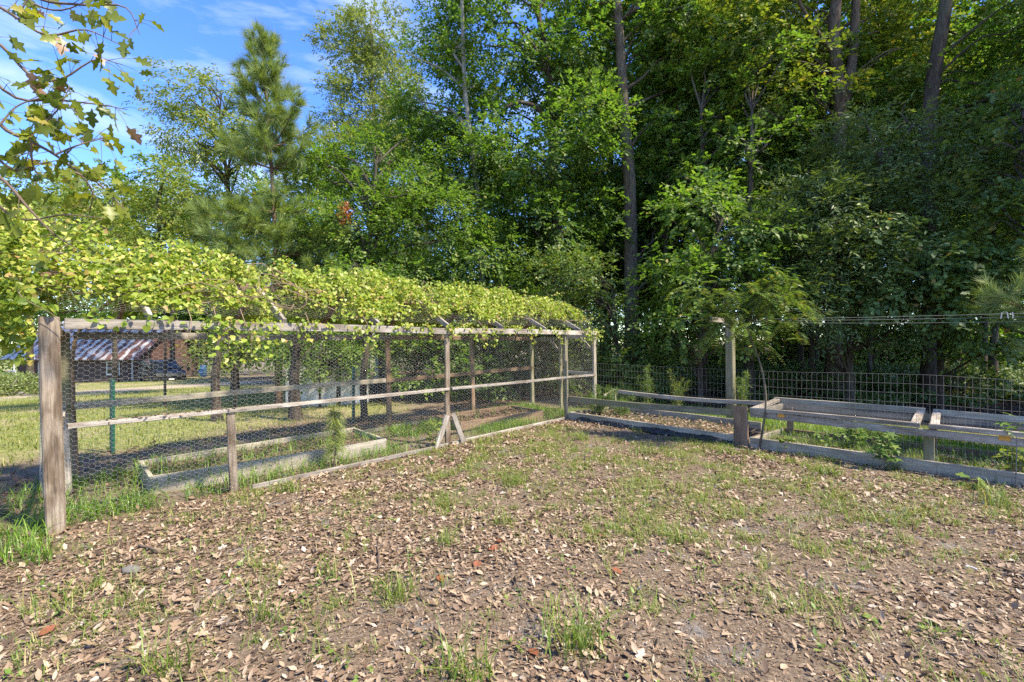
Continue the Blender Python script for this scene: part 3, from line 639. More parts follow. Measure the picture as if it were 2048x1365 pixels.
# ------------------------------------------------------------------ trees
def ell(px, py, Y, rx, ry, rd):
    c = PX(px, py, Y); return np.array([c.x, c.y, c.z]), np.array([rx / F * Y, rd, ry / F * Y])
def crown_np(ells, L, Wd, lai=3.0, rc=0.55, droop=0.15, g=None, nl=8, tw=0.34, shell=0.55, tm=T_S, maxn=26000):
    """leaf sprays gathered in boughs that fill a set of ellipsoids; returns mesh arrays and bough centres"""
    parts, cents = [], []
    for (c, r) in ells:
        area = math.pi * r[0] * r[2]; nleaf = int(min(maxn, lai * area / (0.46 * L * Wd)))
        ncl = max(5, int(1.15 * (r[0] * r[1] * r[2]) ** (2 / 3) * 4.2 / rc ** 2))
        d = rdir(ncl, g); rad = shell + (1 - shell) * g.random(ncl) ** 0.6
        cc = c + d * r * rad[:, None] * (0.86 + .28 * g.random((ncl, 1)))
        cents.append(cc)
        rcl = rc * (0.6 + 0.8 * g.random(ncl))
        w = rcl ** 2; w /= w.sum()
        nsp = max(ncl, nleaf // nl); k = g.choice(ncl, nsp, p=w)
        off = rdir(nsp, g) * (g.random((nsp, 1)) ** 0.5) * rcl[k][:, None]; off[:, 2] *= 0.62
        sp = cc[k] + off
        out = norm(sp - c); sd = norm(out * .8 + rdir(nsp, g) * .7 + norm(off) * .5 + np.array([0, 0, .10 - droop]))
        sn = norm(np.array([0, 0, 1.0]) + out * .45 + rdir(nsp, g) * .45)
        sd, sn, ss = frames(sd, sn)
        t = (np.arange(nl) + .5) / nl; sg = np.where(np.arange(nl) % 2 == 0, 1.0, -1.0)
        P = sp[:, None] + sd[:, None] * (t[None, :, None] * tw) + rng_j(g, (nsp, nl, 3), .02) - np.array([0, 0, 1]) * (t ** 2 * tw * .25)[None, :, None]
        D = sd[:, None] * .75 + ss[:, None] * sg[None, :, None] * .75 + g.normal(size=(nsp, nl, 3)) * .25 - np.array([0, 0, droop])
        N = sn[:, None] + g.normal(size=(nsp, nl, 3)) * .32
        sc = (0.7 + .6 * g.random((nsp * nl)))
        parts.append(place(tm, P.reshape(-1, 3), D.reshape(-1, 3), N.reshape(-1, 3), L * sc, Wd * sc))
    v, f = cat_np(parts); return v, f, np.concatenate(cents)
def rng_j(g, shp, s): return g.normal(size=shp) * s
def trunk_np(path, r0, r1, cents=None, g=None, sides=10, limbs=34, lr=0.045):
    p = smooth_path(path, 22); tt = np.linspace(0, 1, 22); rad = r0 + (r1 - r0) * tt ** 0.85; rad[0] *= 1.5; rad[1] *= 1.18
    parts = [tube_np(p, rad, sides, 0.13, int(g.integers(1e6)))]
    if cents is not None and len(cents):
        for c in cents[g.permutation(len(cents))[:limbs]]:
            hz = np.clip(c[2] - (0.35 + .35 * g.random()) * np.linalg.norm(c[:2] - p[-1, :2]) - .3, p[0, 2] + .8, p[-1, 2] - .05)
            q = p[np.argmin(np.abs(p[:, 2] - hz))]; q = q + (c - q) * 0
            m1 = q + (c - q) * .35 + np.array([0, 0, .12 * np.linalg.norm(c - q)]) + g.normal(size=3) * .12; m2 = q + (c - q) * .7 + np.array([0, 0, .1]) + g.normal(size=3) * .12
            l0 = min(lr * (0.7 + .7 * g.random()), rad[np.argmin(np.abs(p[:, 2] - hz))] * .8)
            parts.append(tube_np(smooth_path([q, m1, m2, c], 9), np.linspace(l0, l0 * .22, 9), 5))
    return cat_np(parts)
def tree(name, label, cat, base_px, Y, path, r0, ells, leaf, mat, bark, group=None, seed=0, lai=3.35, rc=.55, droop=.15, r1=.04, limbs=34, lr=.045, tm=T_S, shell=.42, maxn=26000, extra=None, nl=8, tw=.34):
    g = np.random.default_rng(seed + 100)
    bx = (base_px - 1024) / F * Y; b = Vector((bx, Y, float(gz(bx, Y)) - .1))
    t = thing(name, label, cat, b, group)
    v, f, cents = crown_np(ells, leaf[0], leaf[1], lai, rc, droop, g, nl, tw, shell, tm, maxn)
    pth = [b] + [PX(px, py, Y + dy) for (px, py, dy) in path]
    tv, tf = trunk_np(pth, r0, r1, cents, g, limbs=limbs, lr=lr)
    if extra:
        ex = [(tv, tf)]
        for (pp, a_, b_) in extra: ex.append(tube_np(smooth_path([PX(*q) for q in pp], 14), np.linspace(a_, b_, 14), 8, .1, 3))
        tv, tf = cat_np(ex)
    obj('trunk', np_mesh('trunk', tv, tf, True), bark, t)
    obj('crown', np_mesh('crown', v, f), mat, t)
    return t
def copy_tree(src, loc, rz, sc, label, group=None, cat='tree', name=None):
    r = src.copy(); COL.objects.link(r); r.location = loc; r.rotation_euler = (0, 0, rz); r.scale = (sc, sc, sc)
    if name: r.name = name
    r['label'] = label; r['category'] = cat
    if group: r['group'] = group
    elif 'group' in r: del r['group']
    for ch in src.children:
        c = ch.copy(); COL.objects.link(c); c.parent = r; c.matrix_parent_inverse = Matrix.Translation(-src.location)
    return r
OAK = (.128, .072); SMALL = (.096, .050); NARROW = (.115, .034); BROAD = (.11, .085)
FG = 'trees standing in the forest edge'

tA = tree('hardwood_tree', 'tall straight grey trunk rising through the middle of the forest edge', 'tree', 1264, 14.5, [(1262, 560, 0), (1258, 360, 0), (1246, 200, 0), (1240, 90, 0), (1230, -60, .2), (1225, -160, .2)], .25,
     [ell(1350, 40, 15.2, 100, 120, 1.5), ell(1165, 250, 14.2, 70, 90, 1.2), ell(1365, 250, 15.4, 95, 110, 1.5), ell(1165, 60, 15.4, 75, 120, 1.4), ell(1260, -160, 16.2, 200, 90, 1.6), ell(1190, 420, 15.8, 80, 80, 1.1), ell(1330, 470, 15.8, 80, 80, 1.1), ell(1260, 130, 16.6, 110, 110, 1.5)], OAK, M['lf_mid'], M['bark'], FG, 1, r1=.11)
tD = tree('oak_tree', 'dense dark green oak with an arching limb behind the far end of the coop', 'tree', 1118, 15.0, [(1114, 520, 0), (1112, 420, 0), (1105, 290, 0), (1100, 160, 0), (1075, 20, 0)], .24,
     [ell(1000, 70, 15, 120, 120, 2.0), ell(1080, 310, 14.3, 150, 110, 1.8), ell(960, 300, 15, 90, 120, 1.6), ell(1110, 440, 14.2, 120, 70, 1.4), ell(1135, 130, 15.6, 85, 110, 1.8), ell(1000, 420, 14.6, 90, 60, 1.2), ell(1040, -110, 15.5, 160, 90, 2)],
     OAK, M['lf_dark'], M['bark_dark'], FG, 2, r1=.08, lai=3.1, extra=[([(1112, 300, 15), (1105, 260, 14.8), (1075, 218, 14.5), (1040, 205, 14.2), (1010, 215, 14.0)], .11, .04)])
tB = tree('hardwood_tree', 'forked grey trunk high above the dark evergreen thicket', 'tree', 1668, 13.0, [(1668, 640, 0), (1676, 400, 0), (1680, 210, 0), (1668, 80, 0), (1676, -30, 0), (1690, -140, 0)], .23,
     [ell(1640, 60, 15.0, 130, 110, 1.6), ell(1550, 200, 13.6, 105, 110, 1.6), ell(1775, 120, 13.9, 70, 110, 1.3), ell(1490, 60, 14, 120, 110, 1.8), ell(1660, -150, 14, 220, 100, 2.4)], OAK, M['lf_yel'], M['bark'], FG, 3, r1=.12, lai=2.6,
     extra=[([(1688, 215, 13), (1705, 110, 13.1), (1712, 0, 13.2), (1722, -120, 13.3)], .15, .08)])
tC = tree('hardwood_tree', 'leaning dark trunk crossing the blue sky gap above the thicket', 'tree', 1860, 12.0, [(1862, 640, 0), (1858, 450, 0), (1856, 290, 0), (1866, 160, 0), (1890, 20, 0), (1905, -110, 0)], .21,
     [ell(2020, 90, 12, 75, 120, 1.5), ell(1830, 190, 12.8, 60, 80, 1.1), ell(2040, 230, 11.6, 80, 60, 1.3), ell(1900, -160, 13, 220, 90, 2.2)], OAK, M['lf_mid'], M['bark_dark'], FG, 4, r1=.13, lai=2.7,
     extra=[([(1858, 300, 12), (1900, 235, 12), (1990, 205, 12), (2070, 150, 12)], .07, .03), ([(1862, 262, 12), (1920, 250, 11.9), (2000, 240, 11.8)], .05, .02), ([(1860, 330, 12), (1960, 270, 12), (2060, 262, 12)], .05, .02)])
tP = tree('slender_tree', 'slender pale trunked tree between the oak and the tall bright tree', 'tree', 968, 14.0, [(964, 520, 0), (958, 420, 0), (948, 330, 0), (930, 180, 0), (925, 40, 0), (922, -40, 0)], .10,
     [ell(900, 60, 15, 60, 90, 1.2), ell(880, 200, 15, 80, 110, 1.4), ell(930, 330, 14.5, 80, 90, 1.2), ell(850, 330, 15, 70, 80, 1.2)], SMALL, M['lf_mid'], M['bark_pale'], FG, 5, r1=.05, lai=2.6)
tM = tree('broadleaf_tree', 'mid green bushy trees edge showing red dead foliage above the vine', 'tree', 735, 13.0, [(732, 640, 0), (735, 520, 0), (745, 430, 0), (752, 330, 0)], .085,
     [ell(860, 450, 13.4, 120, 90, 1.5), ell(730, 450, 13.6, 110, 90, 1.5), ell(790, 340, 15, 110, 90, 1.6), ell(660, 380, 14.6, 70, 100, 1.3), ell(650, 500, 14, 80, 60, 1.2), ell(950, 510, 13.4, 90, 60, 1.2), ell(810, 550, 13, 130, 40, 1.1)], SMALL, M['lf_mid'], M['bark_dark'], FG, 6, lai=3.0, limbs=50)
tT = tree('poplar_tree', 'tall bright pale green tree rising into the blue sky', 'tree', 760, 24.0, [(757, 520, 0), (752, 340, 0), (746, 180, 0), (742, 20, 0)], .22,
     [ell(725, 70, 24, 62, 70, 1.7), ell(695, 130, 24, 50, 80, 1.4), ell(790, 130, 24, 60, 100, 1.8), ell(745, 220, 23.6, 95, 90, 2.0), ell(810, 250, 23.4, 70, 90, 1.8), ell(745, 330, 22.5, 110, 80, 2.1)], (.13, .062), M['lf_pale'], M['bark_pale'], None, 7, lai=2.5, rc=.75, limbs=40)
tW = tree('pecan_tree', 'loose yellowish tree with drooping compound leaves behind the pine', 'tree', 470, 18.0, [(468, 560, 0), (462, 430, 0), (450, 320, 0), (440, 220, 0)], .13,
     [ell(430, 230, 18, 80, 70, 1.7), ell(380, 190, 18, 50, 45, 1.1), ell(440, 300, 17.6, 90, 45, 1.5), ell(350, 260, 17.8, 40, 60, 1.1), ell(490, 280, 17.5, 60, 60, 1.2)], (.13, .045), M['lf_yel'], M['bark_dark'], None, 8, lai=2.0, rc=.6, droop=.4)
tY = tree('locust_tree', 'low bright yellow green feathery tree just beyond the vine', 'tree', 330, 13.0, [(330, 600, 0), (320, 500, 0), (315, 420, 0)], .028,
     [ell(330, 400, 13, 85, 50, 1.3), ell(250, 430, 13.2, 70, 45, 1.2), ell(440, 440, 13, 100, 50, 1.3), ell(390, 370, 13.4, 60, 40, 1.0), ell(190, 410, 13, 60, 40, 1), ell(90, 445, 12.5, 90, 38, 1), ell(200, 475, 12.5, 90, 35, 1), ell(-10, 430, 12.5, 80, 45, 1), ell(330, 485, 12.5, 90, 30, 1)], (.11, .036), M['lf_yel'], M['bark_dark'], None, 9, lai=2.1, rc=.5, droop=.35, limbs=24)
# far trees beyond the lawn
FAR = 'far trees beyond the lawn'
fars = [(60, 30.0, [(40, 400, 110, 70), (-30, 470, 130, 60), (120, 440, 90, 60)], 'lf_yel', 'rounded pale tree over the house roof at the frame edge'),
        (230, 36.0, [(210, 400, 80, 60), (280, 440, 90, 60), (170, 450, 90, 50)], 'lf_mid', 'green tree beyond the lawn behind the vine crest'),
        (345, 38.0, [(330, 350, 45, 40), (350, 400, 70, 50), (320, 450, 80, 50)], 'lf_mid', 'far tree showing between oak sprigs and the pecan'),
        (470, 34.0, [(480, 390, 70, 60), (520, 440, 90, 60), (430, 470, 80, 50)], 'lf_dark', 'darker far tree behind the pine stem'),
        (600, 30.0, [(600, 420, 80, 80), (570, 490, 90, 60), (640, 340, 60, 60)], 'lf_pale', 'pale far tree between the pine and the tall bright tree')]
for k, (bx, Y, es, mt, lab) in enumerate(fars):
    tree('far_tree', lab, 'tree', bx, Y, [(bx, 600, 0), (bx - 5, 500, 0), (es[0][0], es[0][1] + 20, 0)], .2, [ell(a_, b_, Y, c_, d_, 2.4) for (a_, b_, c_, d_) in es], (.22, .12), M[mt], M['bark_dark'], FAR, 20 + k, lai=2.6, rc=.9, limbs=20, maxn=9000)
# low dark wood behind the house and the car
for k, (bx, Y, es, mt, lab) in enumerate([
        (120, 48, [(60, 600, 150, 70), (180, 620, 140, 60)], 'lf_dark', 'shaded trees directly behind the house roof'),
        (400, 46, [(330, 650, 110, 80), (450, 660, 110, 80), (380, 590, 130, 60)], 'lf_dark', 'shaded trees directly behind the parked car'),
        (620, 34, [(560, 660, 110, 70), (680, 650, 110, 80), (600, 580, 130, 50)], 'lf_dark', 'shaded thicket behind the white metal boxes')]):
    tree('backdrop_tree', lab, 'tree', bx, Y, [(bx, 690, 0), (bx, 640, 0), (es[0][0], es[0][1], 0)], .2, [ell(a_, b_, Y, c_, d_, 2.5) for (a_, b_, c_, d_) in es], (.24, .13), M[mt], M['bark_dark'], FAR, 30 + k, lai=3.2, rc=1.0, limbs=20, maxn=12000)

# thicket on the right, hanging over the clothesline
TG = 'thicket along the forest edge'
tree('evergreen_shrub', 'tall dark evergreen shrub with narrow glossy leaves below the forked trunk', 'shrub', 1700, 10.6, [(1700, 700, 0), (1720, 560, 0), (1745, 430, 0), (1760, 330, 0)], .09,
     [ell(1760, 300, 10.8, 120, 80, 1.3), ell(1660, 430, 10.5, 130, 85, 1.3), ell(1830, 420, 10.4, 130, 90, 1.3), ell(1700, 540, 10.2, 120, 60, 1.1), ell(1560, 500, 10.6, 90, 70, 1.0), ell(1630, 610, 10.2, 110, 55, 1.0), ell(1770, 640, 10.1, 110, 45, .9)], NARROW, M['lf_ever'], M['bark_dark'], TG, 40, lai=3.2, rc=.5, limbs=50, lr=.03)
tree('vine_thicket', 'broad leaved vines draped over the shrub above the cold frame', 'shrub', 1880, 10.0, [(1880, 700, 0), (1870, 600, 0), (1850, 500, 0)], .06,
     [ell(1780, 560, 9.8, 110, 60, 1.0), ell(1880, 530, 9.6, 110, 80, 1.0), ell(1760, 470, 9.9, 90, 60, .9), ell(1960, 560, 9.4, 90, 70, .9), ell(1890, 630, 9.5, 100, 45, .8), ell(1990, 660, 9.3, 80, 45, .8)], BROAD, M['lf_wild'], M['bark_dark'], TG, 41, lai=2.6, rc=.45, droop=.5, limbs=40, lr=.02)
tree('broadleaf_shrub', 'shaded broad leaved foliage filling the edge of the frame over the cords', 'shrub', 2080, 9.0, [(2080, 700, 0), (2070, 520, 0), (2060, 350, 0), (2050, 250, 0)], .08,
     [ell(2010, 330, 9.4, 100, 70, 1.1), ell(2030, 450, 9.0, 90, 80, 1.1), ell(2020, 580, 8.8, 80, 60, .9), ell(2100, 250, 9.6, 110, 80, 1.2)], BROAD, M['lf_wild'], M['bark_dark'], TG, 42, lai=2.8, rc=.5, limbs=40, lr=.025)
tree('broadleaf_shrub', 'mid green shrub mass between the grey trunk and the clothesline post', 'shrub', 1400, 10.9, [(1400, 720, 0), (1405, 620, 0), (1420, 520, 0), (1440, 450, 0)], .06,
     [ell(1470, 470, 11, 100, 80, 1.1), ell(1390, 560, 10.8, 100, 70, 1.0), ell(1500, 580, 10.6, 90, 60, .9), ell(1350, 600, 11.2, 55, 60, .9), ell(1400, 430, 11.4, 80, 60, 1.0), ell(1360, 650, 11, 90, 50, .9), ell(1490, 650, 10.6, 80, 40, .8)], OAK, M['lf_mid'], M['bark_dark'], TG, 43, lai=3.0, rc=.45, droop=.3, limbs=50, lr=.025)
tree('broadleaf_shrub', 'leafy shrub pressed against the open end of the coop', 'shrub', 1235, 12.0, [(1235, 720, 0), (1230, 640, 0), (1225, 580, 0)], .05,
     [ell(1195, 620, 12, 45, 50, .9), ell(1160, 545, 12.4, 65, 55, 1.0), ell(1270, 715, 11.8, 80, 40, .9), ell(1350, 690, 11.8, 60, 40, .8), ell(1090, 560, 12.6, 80, 40, 1.0)], SMALL, M['lf_wild'], M['bark_dark'], TG, 44, lai=3.0, rc=.42, limbs=40, lr=.02)
tree('canopy_tree', 'leafy canopy between the straight trunk and the forked trunk', 'tree', 1332, 15.5, [(1330, 560, 0), (1334, 420, 0), (1340, 300, 0), (1370, 150, 0)], .13,
     [ell(1430, 180, 15.5, 130, 110, 1.8), ell(1470, 310, 15, 120, 90, 1.5), ell(1330, 370, 15.5, 80, 70, 1.2), ell(1580, 340, 14.5, 100, 70, 1.3), ell(1400, -40, 16, 160, 90, 2), ell(1440, 400, 14, 110, 70, 1.3), ell(1570, 420, 13.5, 100, 70, 1.2), ell(1510, 130, 15.5, 120, 100, 1.6)], OAK, M['lf_mid'], M['bark'], FG, 45, r1=.06)
# trunks of the dark wood behind the fence
sh = [(1408, 13.5, 15), (1498, 12.6, 22), (1604, 14.0, 12), (1626, 13.2, 14), (1738, 14.5, 9), (1965, 14.0, 14), (1985, 13.0, 16)]
sl_lab = ['dark trunk beside the clothesline post toward the coop', 'thick dark trunk just past the clothesline post', 'first of two thin close trunks behind the cold frame', 'second of two thin close trunks behind the cold frame',
          'thin sapling trunk behind the lid joint of the cold frame', 'crooked dark trunk below the clothespins', 'straight dark trunk below the clothespins']
for k, (bx, Y, wpx) in enumerate(sh):
    jx = random.uniform(-12, 12); big = k in (1, 5)
    tree('understory_tree', sl_lab[k], 'tree', bx, Y, [(bx + jx * .3, 680, 0), (bx + jx, 560, 0), (bx - jx, 380, 0), (bx - jx * 2, 220, 0)], wpx / F * Y / 2,
         [ell(bx - jx, 300, Y + .6, 90, 80, 1.3), ell(bx + 30, 180, Y + 1, 90, 80, 1.4)], OAK, M['lf_mid' if k % 2 else 'lf_dark'], M['bark_dark'], FG, 50 + k, r1=.04, lai=1.6, limbs=18)
# deep rows: copies standing farther back; the last in the list are added off-frame to shade the thicket
deep = [(tA, 9.0, 20.5, 1.0, .9), (tD, 3.0, 21.0, 2.2, .85), (tB, 15.0, 19.0, 4.0, .9), (tD, 20.5, 22.0, .5, .95), (tA, 14.5, 25.0, 3.3, .95), (tD, 8.5, 27.0, 5.0, .9), (tM, 5.5, 18.5, 1.2, 1.0), (tM, 11.5, 17.2, 3.1, .95),
        (tM, 17.0, 18.0, 4.4, 1.0), (tM, 1.5, 18.6, 2.0, 1.0), (tB, 24.0, 24.0, 1.5, 1.0), (tM, -2.5, 21.0, .7, 1.1), (tD, 26.0, 18.0, 3.6, .9), (tM, 22.0, 17.5, 5.5, 1.0), (tM, -6.5, 23.5, 2.9, 1.1), (tD, 6.5, 18.5, 4.0, 1.15), (tD, 12.0, 19.5, 1.9, 1.2), (tD, 17.5, 18.0, 5.6, 1.15), (tA, 22.0, 19.0, .4, 1.05), (tD, 5.0, 24.5, 3.0, 1.25), (tD, 15.5, 9.2, 1.0, .95), (tA, 18.0, 7.5, 2.5, .95), (tD, 14.6, 11.4, 4.2, .9)]
dl = ['behind the mid green shrub mass', 'behind the open coop doorway', 'behind the leaning dark trunk', 'behind the shaded edge foliage', 'behind the tall evergreen shrub', 'farthest back past the straight grey trunk', 'close behind the straight grey trunk', 'close behind the forked trunk', 'behind the vine draped shrub', 'behind the dark oak trunk', 'farthest back at the clothespins', 'behind the slender pale trunk', 'beyond the frame edge foliage', 'low behind the clothespins', 'behind the dead red sprig', 'with a high crown past the straight grey trunk', 'with a high crown between straight and forked trunks', 'with a high crown past the leaning trunk', 'standing by itself past the sky gap', 'with the highest crown behind the dark oak', 'close beyond the frame edge past the clothespins, added to cast shade', 'beyond the frame edge in line with the pine, added to cast shade', 'reaching in over the edge foliage, added to shade it']
for k, (src, x, y, rz, sc) in enumerate(deep):
    copy_tree(src, Vector((x, y, float(gz(x, y)) - .15)), rz, sc, 'shaded tree deep in the wood ' + dl[k], 'trees deep in the wood', name='deep_wood_tree')
# bushes seen through the coop and under the canopy
ug = 'undergrowth bushes'
for k, (bx, by, Y, rx, ry, mt, lf, lab) in enumerate([
        (640, 700, 11.5, 110, 45, 'lf_mid', SMALL, 'bush hanging over the white metal boxes behind the run'),
        (830, 720, 12.5, 90, 60, 'lf_mid', OAK, 'bush behind the run between the dark trunk and the middle post'),
        (960, 730, 13.0, 90, 60, 'lf_dark', OAK, 'dark bush behind the run near the coop door'),
        (760, 640, 12.8, 110, 50, 'lf_dark', OAK, 'dark foliage low behind the run beside the straight trunk'),
        (920, 640, 13.2, 120, 50, 'lf_mid', OAK, 'leafy foliage low behind the run past the middle post'),
        (1060, 640, 13.6, 90, 60, 'lf_mid', OAK, 'leafy foliage above the coop doorway'),
        (560, 650, 13.0, 90, 45, 'lf_mid', SMALL, 'leafy foliage behind the run above the stump like trunk'),
        (1090, 720, 14.0, 70, 60, 'lf_wild', OAK, 'dark bush seen through the coop doorway'),
        (470, 690, 12.0, 60, 40, 'lf_yel', SMALL, 'small sunny bush behind the back wire of the run'),
        (1260, 760, 12.2, 70, 40, 'lf_mid', SMALL, 'low bush behind the wire fence next to the coop'),
        (1390, 745, 17.0, 120, 50, 'lf_yel', OAK, 'sunny undergrowth deep behind the clothesline post'),
        (1560, 720, 19.0, 140, 60, 'lf_yel', OAK, 'sunny undergrowth deep behind the two thin trunks'),
        (1750, 715, 19.0, 150, 60, 'lf_dark', OAK, 'undergrowth deep behind the thin sapling trunk'),
        (1950, 715, 18.0, 150, 60, 'lf_dark', OAK, 'undergrowth deep below the clothespins'),
        (1640, 770, 13.5, 150, 22, 'lf_ever', OAK, 'low dark ground bush behind the cold frame'),
        (1900, 775, 12.5, 160, 24, 'lf_ever', OAK, 'low dark ground bush under the clothespins')]):
    tree('undergrowth_bush', lab, 'bush', bx, Y, [(bx, by + 25, 0), (bx + 4, by, 0)], .03, [ell(bx, by, Y, rx, ry, 1.0), ell(bx + rx * .3, by - ry * .3, Y + .5, rx * .6, ry * .7, .8)], lf, M[mt], M['bark_dark'], ug, 70 + k, lai=3.2, rc=.4, limbs=30, lr=.015, r1=.015, maxn=9000)
for k, (bx, Y, w_, y1) in enumerate([(435, 9.6, 20, 640), (592, 9.4, 26, 690), (730, 9.0, 15, 600), (1000, 13.0, 24, 620)]):
    lab = ['crooked dark trunk behind the wire with hanging grape leaves', 'thick dark stump like trunk beside the white metal boxes', 'straight dark trunk just behind the run', 'dark trunk behind the far part of the run'][k]
    tree('small_tree', lab, 'tree', bx, Y, [(bx - 4, 760, 0), (bx + 2, 700, 0), (bx - 3, y1, 0)], w_ / F * Y / 2, [ell(bx, y1 - 40, Y + .5, 70, 40, .9)], SMALL, M['lf_mid'], M['bark_dark'], 'trees behind the run', 90 + k, lai=1.8, rc=.4, limbs=14, r1=.05, lr=.02)
g = np.random.default_rng(77); c, r = ell(690, 425, 12.4, 16, 26, .25)
P = c + rdir(260, g) * r * g.random((260, 1)) ** .5; v, f = place(T_S, P, rdir(260, g) - [0, 0, .8], rdir(260, g), .09, .03)
o = obj('dead_sprig', np_mesh('dead_sprig', v, f), M['needle_red'], tM); o['label'] = 'sprig of dead rust red leaves'

# ------------------------------------------------------------------ pines
def pine(name, label, base, top, r0, seed, whorls, nmat, needle=.32, group=None):
    g = np.random.default_rng(seed); base = np.array(base, float); top = np.array(top, float)
    t = thing(name, label, 'pine tree', Vector(base), group)
    pth = smooth_path([base, base * .5 + top * .5 + [.12, 0, 0], top], 18); parts = [tube_np(pth, np.linspace(r0, .015, 18), 8, .1, seed)]
    NP, ND = [], []
    H = top[2] - base[2]
    for (h, L, nb, upk) in whorls:
        q = pth[np.argmin(np.abs(pth[:, 2] - (base[2] + h * H)))]
        a0 = g.random() * 6.28
        for k in range(nb):
            an = a0 + k * 6.28 / nb + g.normal() * .3; Lb = L * (.7 + .5 * g.random()); d = np.array([math.cos(an), math.sin(an), upk + .12 * g.normal()])
            e = q + norm(d) * Lb; m = q * .5 + e * .5 - np.array([0, 0, .06 * Lb]); e = e + [0, 0, .12 * Lb]
            bp = smooth_path([q, m, e], 8); parts.append(tube_np(bp, np.linspace(.022, .006, 8), 4))
            ntw = int(5 + Lb * 10)
            for w in range(ntw):
                tt = .25 + .75 * g.random(); p = bp[min(7, int(tt * 7))]; dd = norm(norm(d) + g.normal(size=3) * .55 + np.array([0, 0, .3]))
                lt = .12 + .3 * g.random() * Lb * .6; e2 = p + dd * lt
                parts.append(tube_np(np.array([p, (p + e2) / 2, e2]), np.array([.005, .004, .003]), 3))
                for s in np.linspace(.35, 1, max(2, int(lt / .09))): NP.append(p + (e2 - p) * s); ND.append(dd)
    for s in range(10): NP.append(top - [0, 0, .05 * s]); ND.append([g.normal() * .2, g.normal() * .2, 1])
    tv, tf = cat_np(parts); obj('trunk', np_mesh('trunk', tv, tf, True), M['bark_pine'], t)
    NP = np.array(NP); ND = np.array(ND); v, f = place(T_N, NP, ND, rdir(len(NP), g), needle * g.uniform(.8, 1.15, len(NP)), needle)
    obj('crown', np_mesh('crown', v, f), nmat, t); return t
pb = PX(558, 780, 13.0); pt = PX(524, 78, 13.0)
pine('pine_tree', 'young long needled pine standing above the vine against the sky', (pb.x, 13.0, float(gz(pb.x, 13.0)) - .1), tuple(pt), .11, 5,
     [(.30, 1.6, 6, .0), (.35, 1.9, 7, .05), (.40, 1.9, 7, .1), (.45, 1.7, 6, .15), (.52, 1.1, 5, .2), (.63, 1.25, 6, .35), (.69, 1.4, 6, .45), (.75, 1.2, 6, .6), (.81, .95, 6, .9), (.87, .8, 5, 1.3), (.93, .55, 5, 1.8)], M['needle'])
pine('pine_tree', 'pine at the frame edge reaching needle sprays over the wire fence', (7.95, 5.75, -.1), (7.9, 5.8, 3.9), .07, 8,
     [(.28, 1.0, 6, .15), (.34, 1.25, 6, .15), (.42, 1.3, 6, .1), (.52, 1.2, 6, .15), (.62, 1.0, 6, .25), (.73, .8, 5, .4), (.84, .55, 5, .7), (.93, .35, 5, 1.4)], M['needle'], needle=.24)
sb = UV(2.52, .17, 0); 
def sapling():
    g = np.random.default_rng(12); t = thing('pine_sapling', 'knee high yellow green pine sapling inside the wire beside the plank bed', 'pine sapling', sb)
    pth = smooth_path([sb, sb + Vector((.01, 0, .36)), sb + Vector((-.01, 0, .70))], 8); v, f = tube_np(pth, np.linspace(.012, .004, 8), 5); obj('trunk', np_mesh('trunk', v, f, True), M['twig'], t)
    NP = np.array([pth[min(7, int(k))] for k in np.linspace(1.5, 7.9, 36)]); ND = rdir(36, g) * .9 + [0, 0, .5]
    v, f = place(T_N, NP, ND, rdir(36, g), .17, .17); v[:, 2] -= ((v[:, 0] - sb.x) ** 2 + (v[:, 1] - sb.y) ** 2) * 3.2
    v[:, 2] = np.maximum(v[:, 2], .03)
    obj('crown', np_mesh('crown', v, f), M['needle_y'], t)
sapling()

# ------------------------------------------------------------------ near oak sprigs at the top corner
ok_loc = Vector((-5.6, 2.1, float(gz(-5.6, 2.1)) - .1))
oak = thing('near_oak_tree', 'overhanging oak whose lobed leaves hang in the sky corner above the vine', 'oak tree', ok_loc)
v, f = cat_np([tube_np(smooth_path([ok_loc, ok_loc + Vector((.1, 0, 2.5)), ok_loc + Vector((.3, .2, 6))], 14), np.linspace(.2, .12, 14), 10, .12, 4)])
obj('trunk', np_mesh('trunk', v, f, True), M['bark'], oak)
tw = [[(-150, -60), (0, 15), (90, 70), (170, 60), (240, 90)], [(-120, 20), (0, 90), (60, 150), (120, 160), (190, 120), (245, 130)], [(-120, 120), (0, 250), (55, 280), (110, 310), (160, 350), (185, 385), (178, 430)],
      [(55, 280), (90, 245), (120, 215), (140, 172)], [(62, 285), (66, 330), (85, 362)], [(-100, 300), (0, 355), (60, 420), (110, 470), (165, 505)], [(-120, 60), (20, 190), (110, 200), (200, 210), (255, 220)],
      [(-60, -120), (60, -10), (160, 10), (250, 15), (280, 70)], [(-140, 180), (10, 330), (70, 330), (120, 320)], [(110, 310), (160, 290), (215, 275)], [(-60, -60), (100, 20), (200, -10)], [(0, 250), (40, 210), (110, 190)],
      [(-90, 250), (-10, 400), (50, 440), (130, 430), (230, 440)], [(150, 345), (200, 370), (250, 420)]]
DEP = [2.6, 2.75, 2.5, 2.5, 2.5, 2.4, 2.9, 2.8, 2.6, 2.55, 3.0, 2.7, 2.9, 2.6]
brs = []
root = ok_loc + Vector((.25, .15, 4.2)); LP, LDr = [], []
g = np.random.default_rng(31)
